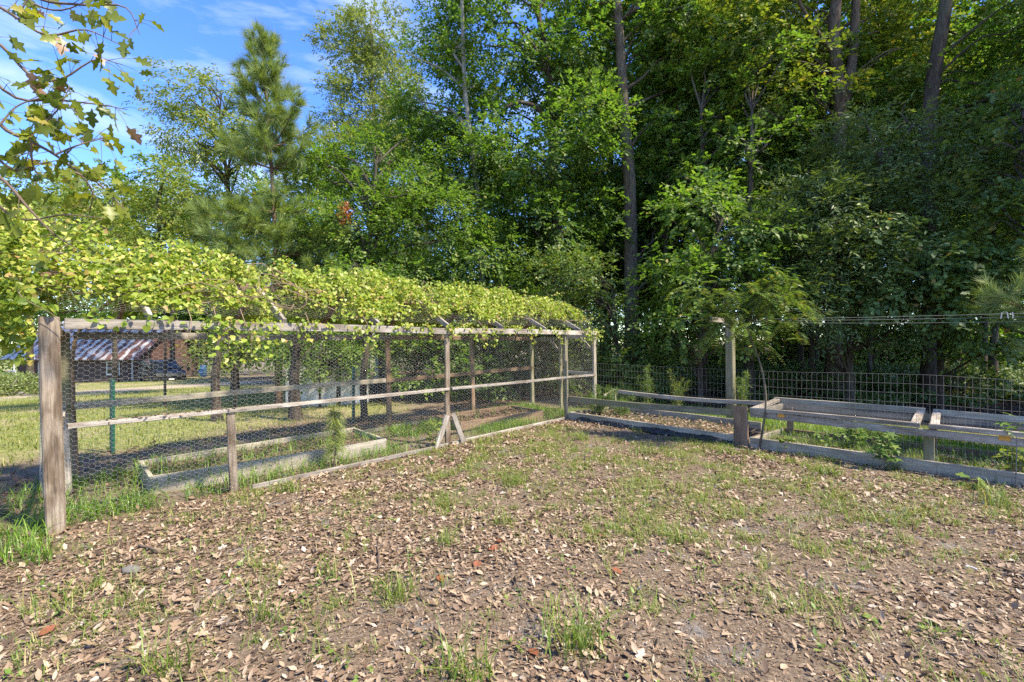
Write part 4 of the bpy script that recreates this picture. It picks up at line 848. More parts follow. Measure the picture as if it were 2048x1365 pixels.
for k, pts in enumerate(tw):
    Y = DEP[k]; W3 = [PX(px, py, Y + .05 * j_) for j_, (px, py) in enumerate(pts)]
    if pts[0][0] < -50: W3 = [root, (root + W3[0]) / 2 + Vector((0, 0, .15))] + W3
    pp = smooth_path(W3, 26); r0 = .016 if len(W3) > len(pts) else .006
    brs.append(tube_np(pp, np.linspace(r0, .0022, 26), 5))
    vis = pp[9:] if len(W3) > len(pts) else pp[3:]
    nlv = int(len(vis) * (1.3 if k in (0, 1, 6, 7, 10) else .7))
    for q in range(nlv):
        i_ = g.integers(len(vis) - 1); p = vis[i_]; d = norm(vis[i_ + 1] - p + g.normal(size=3) * .03)
        e = p + norm(d * .6 + g.normal(size=3) * .8 + [0, 0, -.1]) * (.05 + .12 * g.random()); brs.append(tube_np(np.array([p, (p + e) / 2 + [0, 0, .01], e]), np.array([.0022, .0016, .001]), 3))
        for z in range(1 + int(g.random() < .45)):
            LP.append(e); LDr.append(norm(e - p) * .6 + g.normal(size=3) * .5 + [0, 0, -.55])
v, f = cat_np(brs); bo = obj('branch', np_mesh('branch', v, f, True), M['twig'], oak)
lv = [np_mesh('oak_leaf', *place(T_O, np.zeros((1, 3)), [[0, 1, 0]], [[0, 0, 1]], 1.0, 1.0)) for _ in range(1)]
mo = M['lf_oak']
def obj_rand_leaf(name, stops, trans, tcol):
    m = leaf_mat(name, stops, trans, .4, tcol)
    n = m.node_tree; gn = [x for x in n.nodes if x.type == 'NEW_GEOMETRY'][0]; oi = n.nodes.new('ShaderNodeObjectInfo')
    for l in list(n.links):
        if l.from_node == gn: to = l.to_socket; n.links.remove(l); n.links.new(oi.outputs['Random'], to)
    return m
M['lf_oak1'] = obj_rand_leaf('oak_leaf_single', [(0, (0.11, 0.15, 0.025)), (0.5, (0.19, 0.235, 0.035)), (0.92, (0.28, 0.31, 0.05)), (1.0, (0.36, 0.3, 0.06))], .5, (1.25, 1.2, .4))
M['lf_oakd'] = obj_rand_leaf('oak_leaf_dead', [(0, (0.16, 0.085, 0.045)), (1, (0.36, 0.23, 0.15))], .15, (1, 1, .8))
M['lf_vine1'] = obj_rand_leaf('vine_leaf_single', [(0, (0.14, 0.22, 0.025)), (0.45, (0.24, 0.34, 0.045)), (0.85, (0.34, 0.42, 0.07)), (1.0, (0.45, 0.42, 0.09))], .42, (1.1, 1.2, .5))
me_o = np_mesh('oak_leaf', *place(T_O, np.zeros((1, 3)), [[0, 1, 0]], [[0, 0, 1]], 1.0, 1.0)); me_o.materials.append(M['lf_oak1'])
me_od = me_o.copy(); me_od.materials.clear(); me_od.materials.append(M['lf_oakd'])
def leaf_objects(name, me, P, D, N, L, Wd, parent):
    D, N, S = frames(np.asarray(D, float), np.asarray(N, float)); inv = WORLD.get(parent.name, Matrix()).inverted()
    for k in range(len(P)):
        o = bpy.data.objects.new(name, me if not isinstance(me, list) else me[k]); COL.objects.link(o); o.parent = parent; o.matrix_parent_inverse = inv
        s, d, n_ = S[k] * Wd[k], D[k] * L[k], N[k] * Wd[k]
        o.matrix_basis = Matrix(((s[0], d[0], n_[0], P[k][0]), (s[1], d[1], n_[1], P[k][1]), (s[2], d[2], n_[2], P[k][2]), (0, 0, 0, 1)))
pm = g.permutation(len(LP))[:300]; LP = np.array(LP)[pm]; LDr = np.array(LDr)[pm]; k_ = len(LP)
Ls = g.uniform(.06, .105, k_); dead = g.random(k_) < .06
leaf_objects('leaf', [me_od if d_ else me_o for d_ in dead], LP, LDr, rdir(k_, g) + [0, -.4, .5], Ls, Ls * g.uniform(.75, 1.0, k_), bo)

# ------------------------------------------------------------------ grape vine over the coop roof
g = np.random.default_rng(51)
vine = thing('grape_vine', 'bright yellow green grape vine spilling over the whole coop roof', 'vine', UV(0.3, W_ + .25))
def roof_z(v): return np.where(v < .9, 1.80 + (RZ - 1.77) * v / .9, RZ - (RZ - 1.72) * (v - .9) / .9)
nL = 78000
u = g.random(nL) ** 1.12 * 9.55 - .85; v_ = g.random(nL) * 2.15 - .12
hole = fbm(u * 1.1, v_ * 1.6, 61)
marg = np.clip((u - 2.0) / 2.2, 0, 1) * (.19 + .5 * (fbm(u * 1.3, 2.2, 63) - .47)) + np.where(u > 0, .07, -.12)
keep = (v_ > marg + (g.random(nL) - .5) * .16) & ((hole > .36) | (v_ > .85)) & (fbm(u * 2.6, v_ * 3.0, 71) + .10 * g.random(nL) > .42)
keep &= ~((u > 8.35) & (g.random(nL) < .45))
th = (.20 + .45 * fbm(u * .9, v_ * 1.1, 65) + .42 * (fbm(u * 4, v_ * 4, 66) - .47)) * (.75 + .25 * np.sin(np.clip(v_, 0, 1.8) / 1.8 * math.pi)) * (1 - .45 * np.clip((u - 4.5) / 4, 0, 1)) * (1 + .7 * np.clip((1.3 - u) / 1.6, 0, 1))
edge = np.clip((v_ + .16) / .75, .22, 1)
rr = g.random(nL) ** .45
pu = P0[None] + u[:, None] * U + v_[:, None] * V
P = np.column_stack([pu, roof_z(np.clip(v_, 0, 1.8)) + th * rr * edge + .03])
P = P[keep]; vk = v_[keep]; uk = u[keep]
# curtains that hang below the front eave, and the heap that spills past the corner post
def curtain(n_, u0, u1, v0, v1, zt, zb, pw=1.4):
    uu_ = u0 + (u1 - u0) * g.random(n_); vv_ = v0 + (v1 - v0) * g.random(n_); zz_ = zt - (zt - zb) * g.random(n_) ** pw
    return np.column_stack([P0[None] + uu_[:, None] * U + vv_[:, None] * V, zz_])
ext = [curtain(3000, -.95, -.12, -.15, .9, 2.8, 1.62, 1.0), curtain(600, -.75, -.12, .1, .7, 1.75, 1.42), curtain(150, 1.05, 1.75, -.16, -.06, 1.82, 1.36, 1.5), curtain(22, .2, 1.2, -.14, -.07, 1.86, 1.72), curtain(34, 1.6, 3.2, -.14, -.06, 1.84, 1.62, 1.6),
       curtain(36, 2.75, 2.95, -.15, -.08, 1.8, 1.45), curtain(50, 4.7, 5.3, -.14, -.05, 1.82, 1.52), curtain(60, 7.9, 8.75, -.16, .0, 1.86, 1.6), curtain(70, 8.5, 8.95, .0, 1.2, 2.2, 1.5)]
for k in range(46):      # shoots that stand up or trail out of the mass
    u0 = g.random() ** 1.2 * 8.8 - .6; v0 = .15 + g.random() * 1.2; L_ = .22 + .4 * g.random(); d_ = norm(np.array([g.normal() * .6, g.normal() * .6, .75])); b0 = np.array(UV(u0, v0, float(roof_z(np.array(v0))) + .22)); m_ = 9 + int(L_ * 22)
    t_ = g.random(m_)[:, None]; ext.append(b0 + d_ * t_ * L_ - np.array([0, 0, 1]) * t_ ** 2 * L_ * .45 + g.normal(size=(m_, 3)) * .03)
for k in range(44):      # runners trailing over the front rail
    u0 = g.random() * 8.3 + .15; L_ = .10 + .26 * g.random() ** 1.6; m_ = 5 + int(L_ * 34); t_ = g.random(m_)[:, None]
    ext.append(np.array(UV(u0, -.075, 1.86)) + np.array([U[0], U[1], 0]) * (g.normal() * .25) * t_ - np.array([0, 0, 1]) * t_ * L_ + g.normal(size=(m_, 3)) * .022)
E = np.concatenate(ext); P = np.concatenate([P, E]); nP = len(P)
N = np.tile([.38, -.45, .7], (nP, 1)) + rdir(nP, g) * .8
D = rdir(nP, g) + np.array([.3, -.35, -.55])
S = g.uniform(.030, .060, nP)
dist = np.linalg.norm(P - [0, 0, CAMH], axis=1); px = 1024 + P[:, 0] / np.maximum(P[:, 1], .1) * F
score = np.where((px > 0) & (P[:, 1] > .5), dist, 99) - np.where(P[:, 2] < 1.95, .5, 0)
idx = np.argsort(score)[:300]; rest = np.ones(nP, bool); rest[idx] = False
v, f = place(T_H4, P[rest], D[rest], N[rest], S[rest], S[rest] * .95)
o = obj('foliage', np_mesh('foliage', v, f), M['lf_vine'], vine); o['kind'] = 'stuff'
me_h = np_mesh('vine_leaf', *place(T_H, np.zeros((1, 3)), [[0, 1, 0]], [[0, 0, 1]], 1.0, 1.0)); me_h.materials.append(M['lf_vine1'])
leaf_objects('leaf', me_h, P[idx], D[idx], N[idx], S[idx] * 1.12, S[idx] * 1.06, vine)
st = []
for k in range(70):       # woody canes
    u0 = g.random() ** 1.5 * 8.2 - .3; v0 = .25 + g.random() * 1.3; q = [UV(u0, v0, float(roof_z(np.array(v0))) + .05)]
    for s in range(5): 
        u0 += g.normal() * .35; v0 = min(1.9, max(.12, v0 + g.normal() * .16)); q.append(UV(u0, v0, float(roof_z(np.array(np.clip(v0, 0, 1.8)))) + .05 + g.random() * .3))
    st.append(tube_np(smooth_path(q, 16), np.linspace(.006, .002, 16), 4))
for (u0, v0, zt, zb, du) in ((.93, -.1, 1.83, 1.47, -.12), (1.15, -.11, 1.85, 1.5, .1), (1.4, -.11, 1.84, 1.4, .05), (2.85, -.11, 1.82, 1.47, .02), (4.95, -.1, 1.84, 1.54, .06), (-.35, .2, 2.2, 1.5, .3), (-.55, .3, 2.3, 1.5, -.1), (-.2, -.12, 2.0, 1.62, .3), (2.1, -.1, 1.83, 1.6, .15)):
    q = [UV(u0, v0 + .15, zt + .1), UV(u0, v0, zt - .05), UV(u0 + du * .5 + .03, v0 - .02, (zt + zb) / 2), UV(u0 + du, v0, zb)]; st.append(tube_np(smooth_path(q, 12), np.linspace(.005, .002, 12), 4))
q = [UV(.3, W_ + .25, -.05), UV(.26, W_ + .2, .9), UV(.3, W_ + .15, 1.7), UV(.7, 1.3, 2.25)]; sv, sf = tube_np(smooth_path(q, 14), np.linspace(.03, .015, 14), 6); obj('main_stem', np_mesh('main_stem', sv, sf, True), M['vine_stem'], vine)
v, f = cat_np(st); obj('cane', np_mesh('cane', v, f, True), M['vine_stem'], vine)['kind'] = 'stuff'

# ------------------------------------------------------------------ mimosa sapling, herbs, seedlings
def frond_np(p, d, L, g, w=.12, pairs=13, droop=1.1):
    d = norm(np.asarray(d, float)); side = norm(np.cross(d, [0, 0, 1.0])); t = np.linspace(.12, 1, pairs)
    pts = p + d * (t * L)[:, None] - np.array([0, 0, 1.0]) * (t ** 2 * L * droop * .5)[:, None]
    P, D = [], []
    for k in range(pairs):
        ww = w * math.sin(math.pi * (.22 + .68 * t[k])) 
        for s in (1, -1): P.append(pts[k]); D.append((side * s * .9 + d * .5 + np.array([0, 0, -.25])) * ww)
    P = np.array(P); D = np.array(D); Ls = np.linalg.norm(D, axis=1)
    N = np.tile([0, 0, 1.0], (len(P), 1)) + g.normal(size=(len(P), 3)) * .2
    return place(T_S, P, D, N, Ls, np.full(len(P), L * .07)), tube_np(np.vstack([p, pts]), np.linspace(.003, .001, pairs + 1), 3)
g = np.random.default_rng(91)
ms = BL(3.66, -.12, 0); mim = thing('mimosa_sapling', 'thin leaning mimosa sapling with feathery fronds in front of the clothesline post', 'sapling', ms)
Ym = ms.y; mp_ = [ms, PX(1532, 800, Ym + .05), PX(1518, 720, Ym + .12), PX(1497, 668, Ym + .2), PX(1478, 630, Ym + .3), PX(1462, 590, Ym + .35)]
fr, stx = [], [tube_np(smooth_path(mp_, 20), np.linspace(.017, .006, 20), 6, .1, 2)]
hubs = [(1455, 605, .3), (1440, 590, .4), (1480, 640, .2), (1530, 570, .1), (1545, 560, .15), (1540, 610, 0), (1570, 590, .1), (1500, 660, 0), (1545, 645, .1), (1420, 630, .35), (1590, 620, .2), (1405, 600, .45), (1465, 575, .4), (1510, 600, .3), (1435, 660, .3)]
for (px_, py_, dy) in hubs:
    h = np.array(tuple(PX(px_, py_, Ym + dy))); q0 = np.array(tuple(PX(1490, 660, Ym + .2)))
    stx.append(tube_np(smooth_path([q0, (q0 + h) / 2 + [0, 0, .04], h], 8), np.linspace(.007, .003, 8), 4))
    for k in range(12):
        an = g.random() * 6.28; d = np.array([math.cos(an), math.sin(an), -.15 + .5 * g.normal()]); a_, b_ = frond_np(h + g.normal(size=3) * .13, d, .16 + .3 * g.random(), g); fr.append(a_); stx.append(b_)
v, f = cat_np(fr); obj('crown', np_mesh('crown', v, f), M['lf_mim'], mim); v, f = cat_np(stx); obj('trunk', np_mesh('trunk', v, f, True), M['bark'], mim)

def feathery(name, label, loc, H, n_st, spread, seed, mat, nleaf=160, group=None, Ln=.09):
    g = np.random.default_rng(seed); loc = Vector((loc[0], loc[1], float(gz(loc[0], loc[1])))); t = thing(name, label, 'plant', loc, group)
    st_, P, D = [], [], []
    for k in range(n_st):
        an = g.random() * 6.28; e = np.array(loc) + [math.cos(an) * spread * g.random(), math.sin(an) * spread * g.random(), H * (.6 + .45 * g.random())]
        m = np.array(loc) * .5 + e * .5 + [0, 0, .1 * H]; pth = smooth_path([np.array(loc), m, e], 12); st_.append(tube_np(pth, np.linspace(.006, .0015, 12), 4))
        for q in range(nleaf):
            i_ = 2 + g.integers(10); b_ = pth[i_] + norm(g.normal(size=3)) * g.random() * .09 * (1.2 - i_ / 14); P.append(b_); D.append(norm(b_ - pth[i_] + [0, 0, .02]) + g.normal(size=3) * .5)
    v, f = place(T_S, np.array(P), np.array(D), rdir(len(P), g), Ln * g.uniform(.6, 1.2, len(P)), .007); obj('foliage', np_mesh('foliage', v, f), mat, t)
    v, f = cat_np(st_); obj('stem', np_mesh('stem', v, f), M['twig'], t); return t
hg = 'feathery weeds along the fence'
q = BL(.45, .45); feathery('asparagus_fern', 'lush feathery green plant filling the coop end of the garden bed', q, .62, 12, .55, 1, M['lf_herb'], 240, hg)
q = BL(.9, .75); feathery('asparagus_fern', 'second feathery clump spreading over the garden bed boards', q, .45, 9, .5, 2, M['lf_herb'], 200, hg)
for k, (px_, py_, Y, H, lab) in enumerate([(1295, 800, 10.0, 1.05, 'feathery weed rising above the back rail near the coop'), (1352, 800, 9.9, .9, 'yellowish feathery weed in the middle of the back rail'), (1485, 815, 8.6, 1.0, 'feathery weed beside the foot of the clothesline post'), (1240, 790, 10.6, .7, 'small feathery weed behind the bed corner')]):
    feathery('dog_fennel', lab, ((px_ - 1024) / F * Y, Y), H, 6, .28, 10 + k, M['lf_herb'] if k != 1 else M['lf_yel'], 150, hg)
def seedling(name, label, loc, H, nlv, tm, L, mat, seed, spread=.12, z0=None, group=None):
    g = np.random.default_rng(seed); z = float(gz(loc[0], loc[1])) if z0 is None else z0; loc = Vector((loc[0], loc[1], z)); t = thing(name, label, 'seedling', loc, group)
    st_ = []; P = []; D = []
    for s in range(3):
        e = np.array(loc) + [g.normal() * spread, g.normal() * spread, H * (.65 + .35 * g.random())]; pth = smooth_path([np.array(loc), np.array(loc) * .5 + e * .5 + g.normal(size=3) * .03, e], 10); st_.append(tube_np(pth, np.linspace(.006, .002, 10), 4))
        for q in range(nlv // 3):
            i_ = 3 + g.integers(7); d = rdir(1, g)[0]; d[2] = abs(d[2]) * .4; e2 = pth[i_] + d * .07; st_.append(tube_np(np.array([pth[i_], e2]), np.array([.0018, .001]), 3)); P.append(e2); D.append(d + [0, 0, -.35])
    Ls = L * g.uniform(.7, 1.2, len(P)); v, f = place(tm, np.array(P), np.array(D), np.tile([0, -.3, 1.0], (len(P), 1)) + rdir(len(P), g) * .4, Ls, Ls)
    obj('leaf_cluster', np_mesh('leaf_cluster', v, f), mat, t); v, f = cat_np(st_); obj('stem', np_mesh('stem', v, f), M['twig'], t)
sg = 'seedlings along the fence'
seedling('gum_seedling', 'star leaved seedling growing against the base board of the cold frame', BL(5.15, -.12), .5, 42, T_ST, .13, M['lf_herb'], 1, .14, group=sg)
seedling('gum_seedling', 'star leaved seedling inside the cold frame under the first lid', BL(4.65, .3), .5, 30, T_ST, .12, M['lf_herb'], 2, .14, group=sg)
seedling('gum_seedling', 'tall star leaved seedling poking above the second lid at the frame edge', BL(6.2, .1), .82, 20, T_ST, .13, M['lf_herb'], 3, .05, group=sg)
seedling('grape_seedling', 'yellowing broad leaved weed at the frame edge inside the cold frame', BL(6.25, .35), .38, 40, T_H, .10, M['lf_yel'], 4, .2, group=sg)
seedling('weed_plant', 'low yellow green weeds under the first lid next to the brown stub', BL(3.95, .3), .22, 60, T_H, .055, M['lf_yel'], 5, .2, group=sg)
seedling('weed_plant', 'low leafy weeds in the middle under the first lid', BL(4.4, .35), .26, 70, T_H, .055, M['lf_herb'], 6, .25, group=sg)
seedling('weed_plant', 'leafy weed sprouting beside the foot brace of the middle post', UV(4.02, .02), .42, 34, T_H, .06, M['lf_yel'], 7, .06, group=sg)
seedling('weed_plant', 'small bright weed on the soil below the second base board', BL(5.85, -.35), .12, 12, T_S, .09, M['lf_herb'], 8, .03, group=sg)
# far-off wood that closes the view behind the nearer trees: one mass nobody could count
def far_wood(label, cols, L, Wd, mat, seed):
    g = np.random.default_rng(seed); parts = []
    for (x0, x1, y0, y1, zt, n) in cols:
        x = g.uniform(x0, x1, n); y = g.uniform(y0, y1, n); top = zt * (.65 + .7 * (fbm(x * .35, y * .35, seed) - .1))
        z = gz(x, y) + top * g.random(n) ** .8; cl_ = vnoise(x * .9, z * .9 + y, seed + 2) > .36
        P = np.column_stack([x, y, z])[cl_]; m = len(P); parts.append(place(T_S, P, rdir(m, g) - [0, 0, .3], rdir(m, g) + [.2, -.3, .8], L * g.uniform(.7, 1.3, m), Wd))
    v, f = cat_np(parts); tag(obj('far_wood', np_mesh('far_wood', v, f), mat), label, 'woodland', kind='stuff')
far_wood('dim undergrowth of the wood closing the view behind the trunks', [(1, 40, 22, 32, 6.5, 70000), (12, 45, 16, 24, 4.5, 40000), (-8, 14, 24, 34, 6.0, 26000)], .17, .09, M['lf_dark'], 601)
far_wood('low shaded undergrowth on the forest floor between the trunks', [(3.5, 26, 12.6, 16.5, .95, 30000), (-1, 6, 13.5, 19, 1.5, 9000), (6.5, 15, 10.8, 12.7, .25, 5000)], .10, .06, M['lf_ever'], 603)
far_wood('distant treeline beyond the house and lawn', [(-75, -20, 50, 62, 13, 30000), (-22, 12, 40, 56, 13, 30000)], .42, .24, M['lf_dark'], 602)

# ------------------------------------------------------------------ house, car and things beyond the lawn
def rust_mat():
    m, n, b = new_mat('rusted_roof_metal'); v = coords(n, 'Object', (1, 1, 1)); s = noise(n, v, 1.3, 6, .7, .5)
    w = n.nodes.new('ShaderNodeTexWave'); w.bands_direction = 'X'; w.inputs['Scale'].default_value = .42; w.inputs['Distortion'].default_value = 5.0; w.inputs['Detail'].default_value = 5; w.inputs['Detail Scale'].default_value = 2.5; n.links.new(v, w.inputs['Vector'])
    sep = n.nodes.new('ShaderNodeSeparateXYZ'); n.links.new(v, sep.inputs[0])
    k = mathn(n, 'ADD', mathn(n, 'ADD', mathn(n, 'MULTIPLY', w.outputs['Fac'], .34), mathn(n, 'MULTIPLY', s, .95)), mathn(n, 'MULTIPLY', sep.outputs[0], .020))
    rs = ramp(n, [(.72, (0, 0, 0)), (.84, (1, 1, 1))], k)
    f2_ = noise(n, v, 9, 5)
    c = mixc(n, rs, mixc(n, f2_, (.36, .355, .35), (.52, .51, .50)), mixc(n, f2_, (.09, .04, .03), (.18, .085, .06)))
    n.links.new(c, b.inputs['Base Color']); b.inputs['Roughness'].default_value = .55; b.inputs['Metallic'].default_value = .15; return m
def brick_mat():
    m, n, b = new_mat('brown_brick'); v = coords(n, 'Object'); t = n.nodes.new('ShaderNodeTexBrick'); t.inputs['Scale'].default_value = 4.5
    mp__ = n.nodes.new('ShaderNodeMapping'); mp__.inputs['Rotation'].default_value = (R(90), 0, 0); n.links.new(v, mp__.inputs['Vector']); n.links.new(mp__.outputs['Vector'], t.inputs['Vector'])
    t.inputs['Color1'].default_value = (.06, .036, .031, 1); t.inputs['Color2'].default_value = (.085, .052, .043, 1); t.inputs['Mortar'].default_value = (.11, .09, .08, 1); t.inputs['Mortar Size'].default_value = .015  # brick tones darkened to carry the shade of the eaves
    n.links.new(t.outputs['Color'], b.inputs['Base Color']); b.inputs['Roughness'].default_value = .85; return m
M['rust'] = rust_mat(); M['brick'] = brick_mat(); M['white'] = flat_mat('white_trim', (.62, .61, .58), .6); M['shed'] = flat_mat('red_brown_board', (.09, .045, .034), .8, var=.35)
mg, n_, b_ = new_mat('dark_glass'); b_.inputs['Base Color'].default_value = (.02, .025, .03, 1); b_.inputs['Roughness'].default_value = .08; M['glass'] = mg
mk, n_, b_ = new_mat('black_paint'); b_.inputs['Base Color'].default_value = (.010, .011, .013, 1); b_.inputs['Roughness'].default_value = .25; b_.inputs['Coat Weight'].default_value = .6; M['black'] = mk
M['tyre'] = flat_mat('tyre_rubber', (.02, .02, .02), .9); M['chrome'] = flat_mat('chrome_trim', (.55, .55, .56), .2, .9); M['dark'] = flat_mat('dark_gap', (.015, .015, .015), .9)
HY = 38.0; HX0, HX1 = (20 - 1024) / F * HY, (280 - 1024) / F * HY
HZ = CAMH - 88 / F * HY; EZ = CAMH - 37 / F * HY; PKZ = CAMH + 45 / F * HY
hm = Matrix.Translation((HX0, HY, HZ)); HL = HX1 - HX0; EH = EZ - HZ; PH = PKZ - HZ; DEPT = 8.0
hs = thing('house', 'low brick house with rusted metal roof across the lawn', 'house', (HX0, HY, HZ))
def hpart(name, mb, mat, par=hs, sm=False): return obj(name, mb.mesh(name, sm), mat, par, hm)
m_ = MB(); m_.box(2.9, HL - .35, 0, DEPT, -.5, EH); hpart('wall', m_, M['brick'])
m_ = MB(); m_.box(.6, 2.898, .05, DEPT, -.5, EH - .02); o = hpart('side_room', m_, M['shed']); o['label'] = 'red brown boarded end of the house'
m_ = MB(); t_ = .08      # roof: two slopes with standing ribs
ov = .55
for (y0, y1, z0, z1) in ((-ov, DEPT / 2, EH - .03, PH), (DEPT + ov, DEPT / 2, EH - .03, PH)):
    m_.add([(-.3, y0, z0), (HL + .25, y0, z0), (HL + .25, y1, z1), (-.3, y1, z1), (-.3, y0, z0 + t_), (HL + .25, y0, z0 + t_), (HL + .25, y1, z1 + t_), (-.3, y1, z1 + t_)], [(0, 3, 2, 1), (4, 5, 6, 7), (0, 1, 5, 4), (1, 2, 6, 5), (2, 3, 7, 6), (3, 0, 4, 7)])
rf = hpart('roof', m_, M['rust'])
x = -.2
for k in range(int((HL + .4) / .6)):
    m_ = MB(); xx = -.25 + k * .6; y0, z0, y1, z1 = -ov - .01, EH + .05, DEPT / 2, PH + .08
    m_.add([(xx, y0, z0), (xx + .05, y0, z0), (xx + .05, y1, z1), (xx, y1, z1), (xx, y0, z0 + .05), (xx + .05, y0, z0 + .05), (xx + .05, y1, z1 + .05), (xx, y1, z1 + .05)], [(0, 3, 2, 1), (4, 5, 6, 7), (0, 1, 5, 4), (1, 2, 6, 5), (2, 3, 7, 6), (3, 0, 4, 7)]); hpart('roof_rib', m_, M['rust'], rf)
m_ = MB(); m_.add([(HL - .36, .0, EH), (HL - .36, DEPT, EH), (HL - .36, DEPT / 2, PH - .05), (HL - .42, .0, EH), (HL - .42, DEPT, EH), (HL - .42, DEPT / 2, PH - .05)], [(0, 1, 2), (3, 5, 4), (0, 2, 5, 3), (1, 4, 5, 2), (0, 3, 4, 1)]); hpart('gable', m_, M['shed'])
def window(xc, w, zb, h):
    m_ = MB(); fw = .08
    m_.box(xc - w / 2 - fw, xc + w / 2 + fw, -.05, .02, zb - fw - .05, zb); m_.box(xc - w / 2 - fw, xc + w / 2 + fw, -.04, .02, zb + h, zb + h + fw)
    m_.box(xc - w / 2 - fw, xc - w / 2, -.04, .02, zb, zb + h); m_.box(xc + w / 2, xc + w / 2 + fw, -.04, .02, zb, zb + h); m_.box(xc - w / 2, xc + w / 2, -.035, .02, zb + h * .5 - .03, zb + h * .5 + .03)
    wf = hpart('window', m_, M['white']); m_ = MB(); m_.box(xc - w / 2, xc + w / 2, -.012, -.004, zb, zb + h); hpart('pane', m_, M['glass'], wf)
hx = lambda px: (px - 1024) / F * HY - HX0
window(hx(227), .95, .95, .95); window(hx(88), .75, .75, 1.1)
m_ = MB(); m_.tube([(HL - .55, -.1, -.4), (HL - .55, -.1, EH)], .05, 6); hpart('downpipe', m_, M['white'])
mt = thing('electric_meter', 'grey electric meter box on a pipe against the house wall', 'meter box', (hx(52) + HX0, HY - .9, HZ)); mm = Matrix.Translation((hx(52) + HX0, HY - .9, HZ))
m_ = MB(); m_.tube([(0, 0, -.3), (0, 0, 1.75)], .045, 6); obj('pipe', m_.mesh('pipe'), M['white'], mt, mm)
m_ = MB(); m_.box(-.24, .24, -.16, -.046, .92, 1.30); bx_ = obj('box', m_.mesh('box'), flat_mat('meter_grey', (.45, .46, .45), .5), mt, mm)
m_ = MB(); m_.tube([(0, -.16, 1.12), (0, -.24, 1.12)], .11, 10); obj('dial', m_.mesh('dial'), M['glass'], bx_, mm)
for k, (px_, h_, dx) in enumerate(((61, 1.15, .05), (68, 1.2, 0), (71, 1.9, -.03), (75, .95, .14))):
    m_ = MB(); m_.tube([(0, -.2, 0), (dx, .5, h_)], .05, 6)
    pz = float(gz(hx(px_) + HX0, HY - .75))
    tag(obj('white_pipe', m_.mesh('white_pipe'), M['white'], None, Matrix.Translation((hx(px_) + HX0, HY - .75, HZ))), ('white pipe leaning nearest the meter box', 'shorter white pipe between the first and the longest', 'longest white pipe leaning on the house wall', 'short slanted white pipe at the end of the row')[k], 'pipe', 'white pipes leaning on the house')

# dark SUV parked beside the house
def suv():
    Yc = 36.5; xc = (322 - 1024) / F * Yc; zc = CAMH - 86 / F * Yc
    mw = Matrix.Translation((xc, Yc, zc)) @ Matrix.Rotation(R(-38), 4, 'Z') @ Matrix.Diagonal((1.08, 1.08, 1.12, 1)); t = thing('parked_suv', 'black sport utility vehicle parked beside the brick house', 'car', (xc, Yc, zc))
    prof = [(-2.3, .35), (-2.38, .75), (-2.3, 1.05), (-2.15, 1.1), (-2.0, 1.62), (-1.7, 1.72), (.25, 1.72), (.55, 1.62), (1.15, 1.12), (2.05, 1.0), (2.28, .85), (2.35, .5), (2.25, .32)]
    m_ = MB(); n_ = len(prof)
    ww = lambda z: .92 if z < 1.08 else .92 - (z - 1.08) * .28
    for s in (-1, 1): m_.v += [(x, s * ww(z), z) for x, z in prof]
    for k in range(n_): k2 = (k + 1) % n_; m_.f.append([k, k2, n_ + k2, n_ + k]); m_.mi.append(0)
    m_.f += [list(range(n_))[::-1], list(range(n_, 2 * n_))]; m_.mi += [0, 0]
    def p(nm, mb, mat, par=t): return obj(nm, mb.mesh(nm), mat, par, mw)
    bd = p('body', m_, M['black'])
    m_ = MB(); m_.add([(.58, -.72, 1.56), (.58, .72, 1.56), (1.14, .82, 1.14), (1.14, -.82, 1.14)], [(0, 1, 2, 3)]); m_.v = [(x + .012, y, z + .016) for x, y, z in m_.v]; p('windshield', m_, M['glass'])
    for s in (-1, 1):
        for (x0, x1) in ((-1.75, -.85), (-.78, .0), (.07, .75)):
            m_ = MB(); y0, y1 = s * (ww(1.15) + .006), s * (ww(1.6) + .006); xe = x1 if x1 < .5 else x1 - .42
            m_.add([(x0, y0, 1.15), (x1, y0, 1.15), (xe, y1, 1.6), (x0, y1, 1.6)], [(0, 1, 2, 3) if s < 0 else (3, 2, 1, 0)]); p('window', m_, M['glass'])
        m_ = MB(); m_.box(2.2, 2.33, min(s * .55, s * .86), max(s * .55, s * .86), .72, .9); p('headlight', m_, M['chrome'])
        m_ = MB(); m_.box(.8, .95, min(s * .93, s * 1.12), max(s * .93, s * 1.12), 1.1, 1.26); p('mirror', m_, M['black'])
        for x in (-1.45, 1.45):
            m_ = MB(); m_.tube([(x, s * .72, .36), (x, s * .95, .36)], .37, 16); w_ = p('wheel', m_, M['tyre']); m_ = MB(); m_.tube([(x, s * .94, .36), (x, s * .965, .36)], .22, 10); p('rim', m_, M['chrome'], w_)
    m_ = MB(); m_.box(2.3, 2.36, -.5, .5, .68, .88); p('grille', m_, M['chrome'])
    m_ = MB(); m_.box(2.3, 2.42, -.9, .9, .34, .55); p('bumper', m_, M['black'])
    m_ = MB(); m_.box(2.421, 2.43, -.16, .16, .42, .52); p('number_plate', m_, M['white'])
    for s in (-.6, .6):
        m_ = MB(); m_.box(-1.6, .2, s - .02, s + .02, 1.74, 1.79); p('roof_rail', m_, M['chrome'])
suv()
M['blue'] = flat_mat('blue_plastic', (.10, .22, .34), .5)
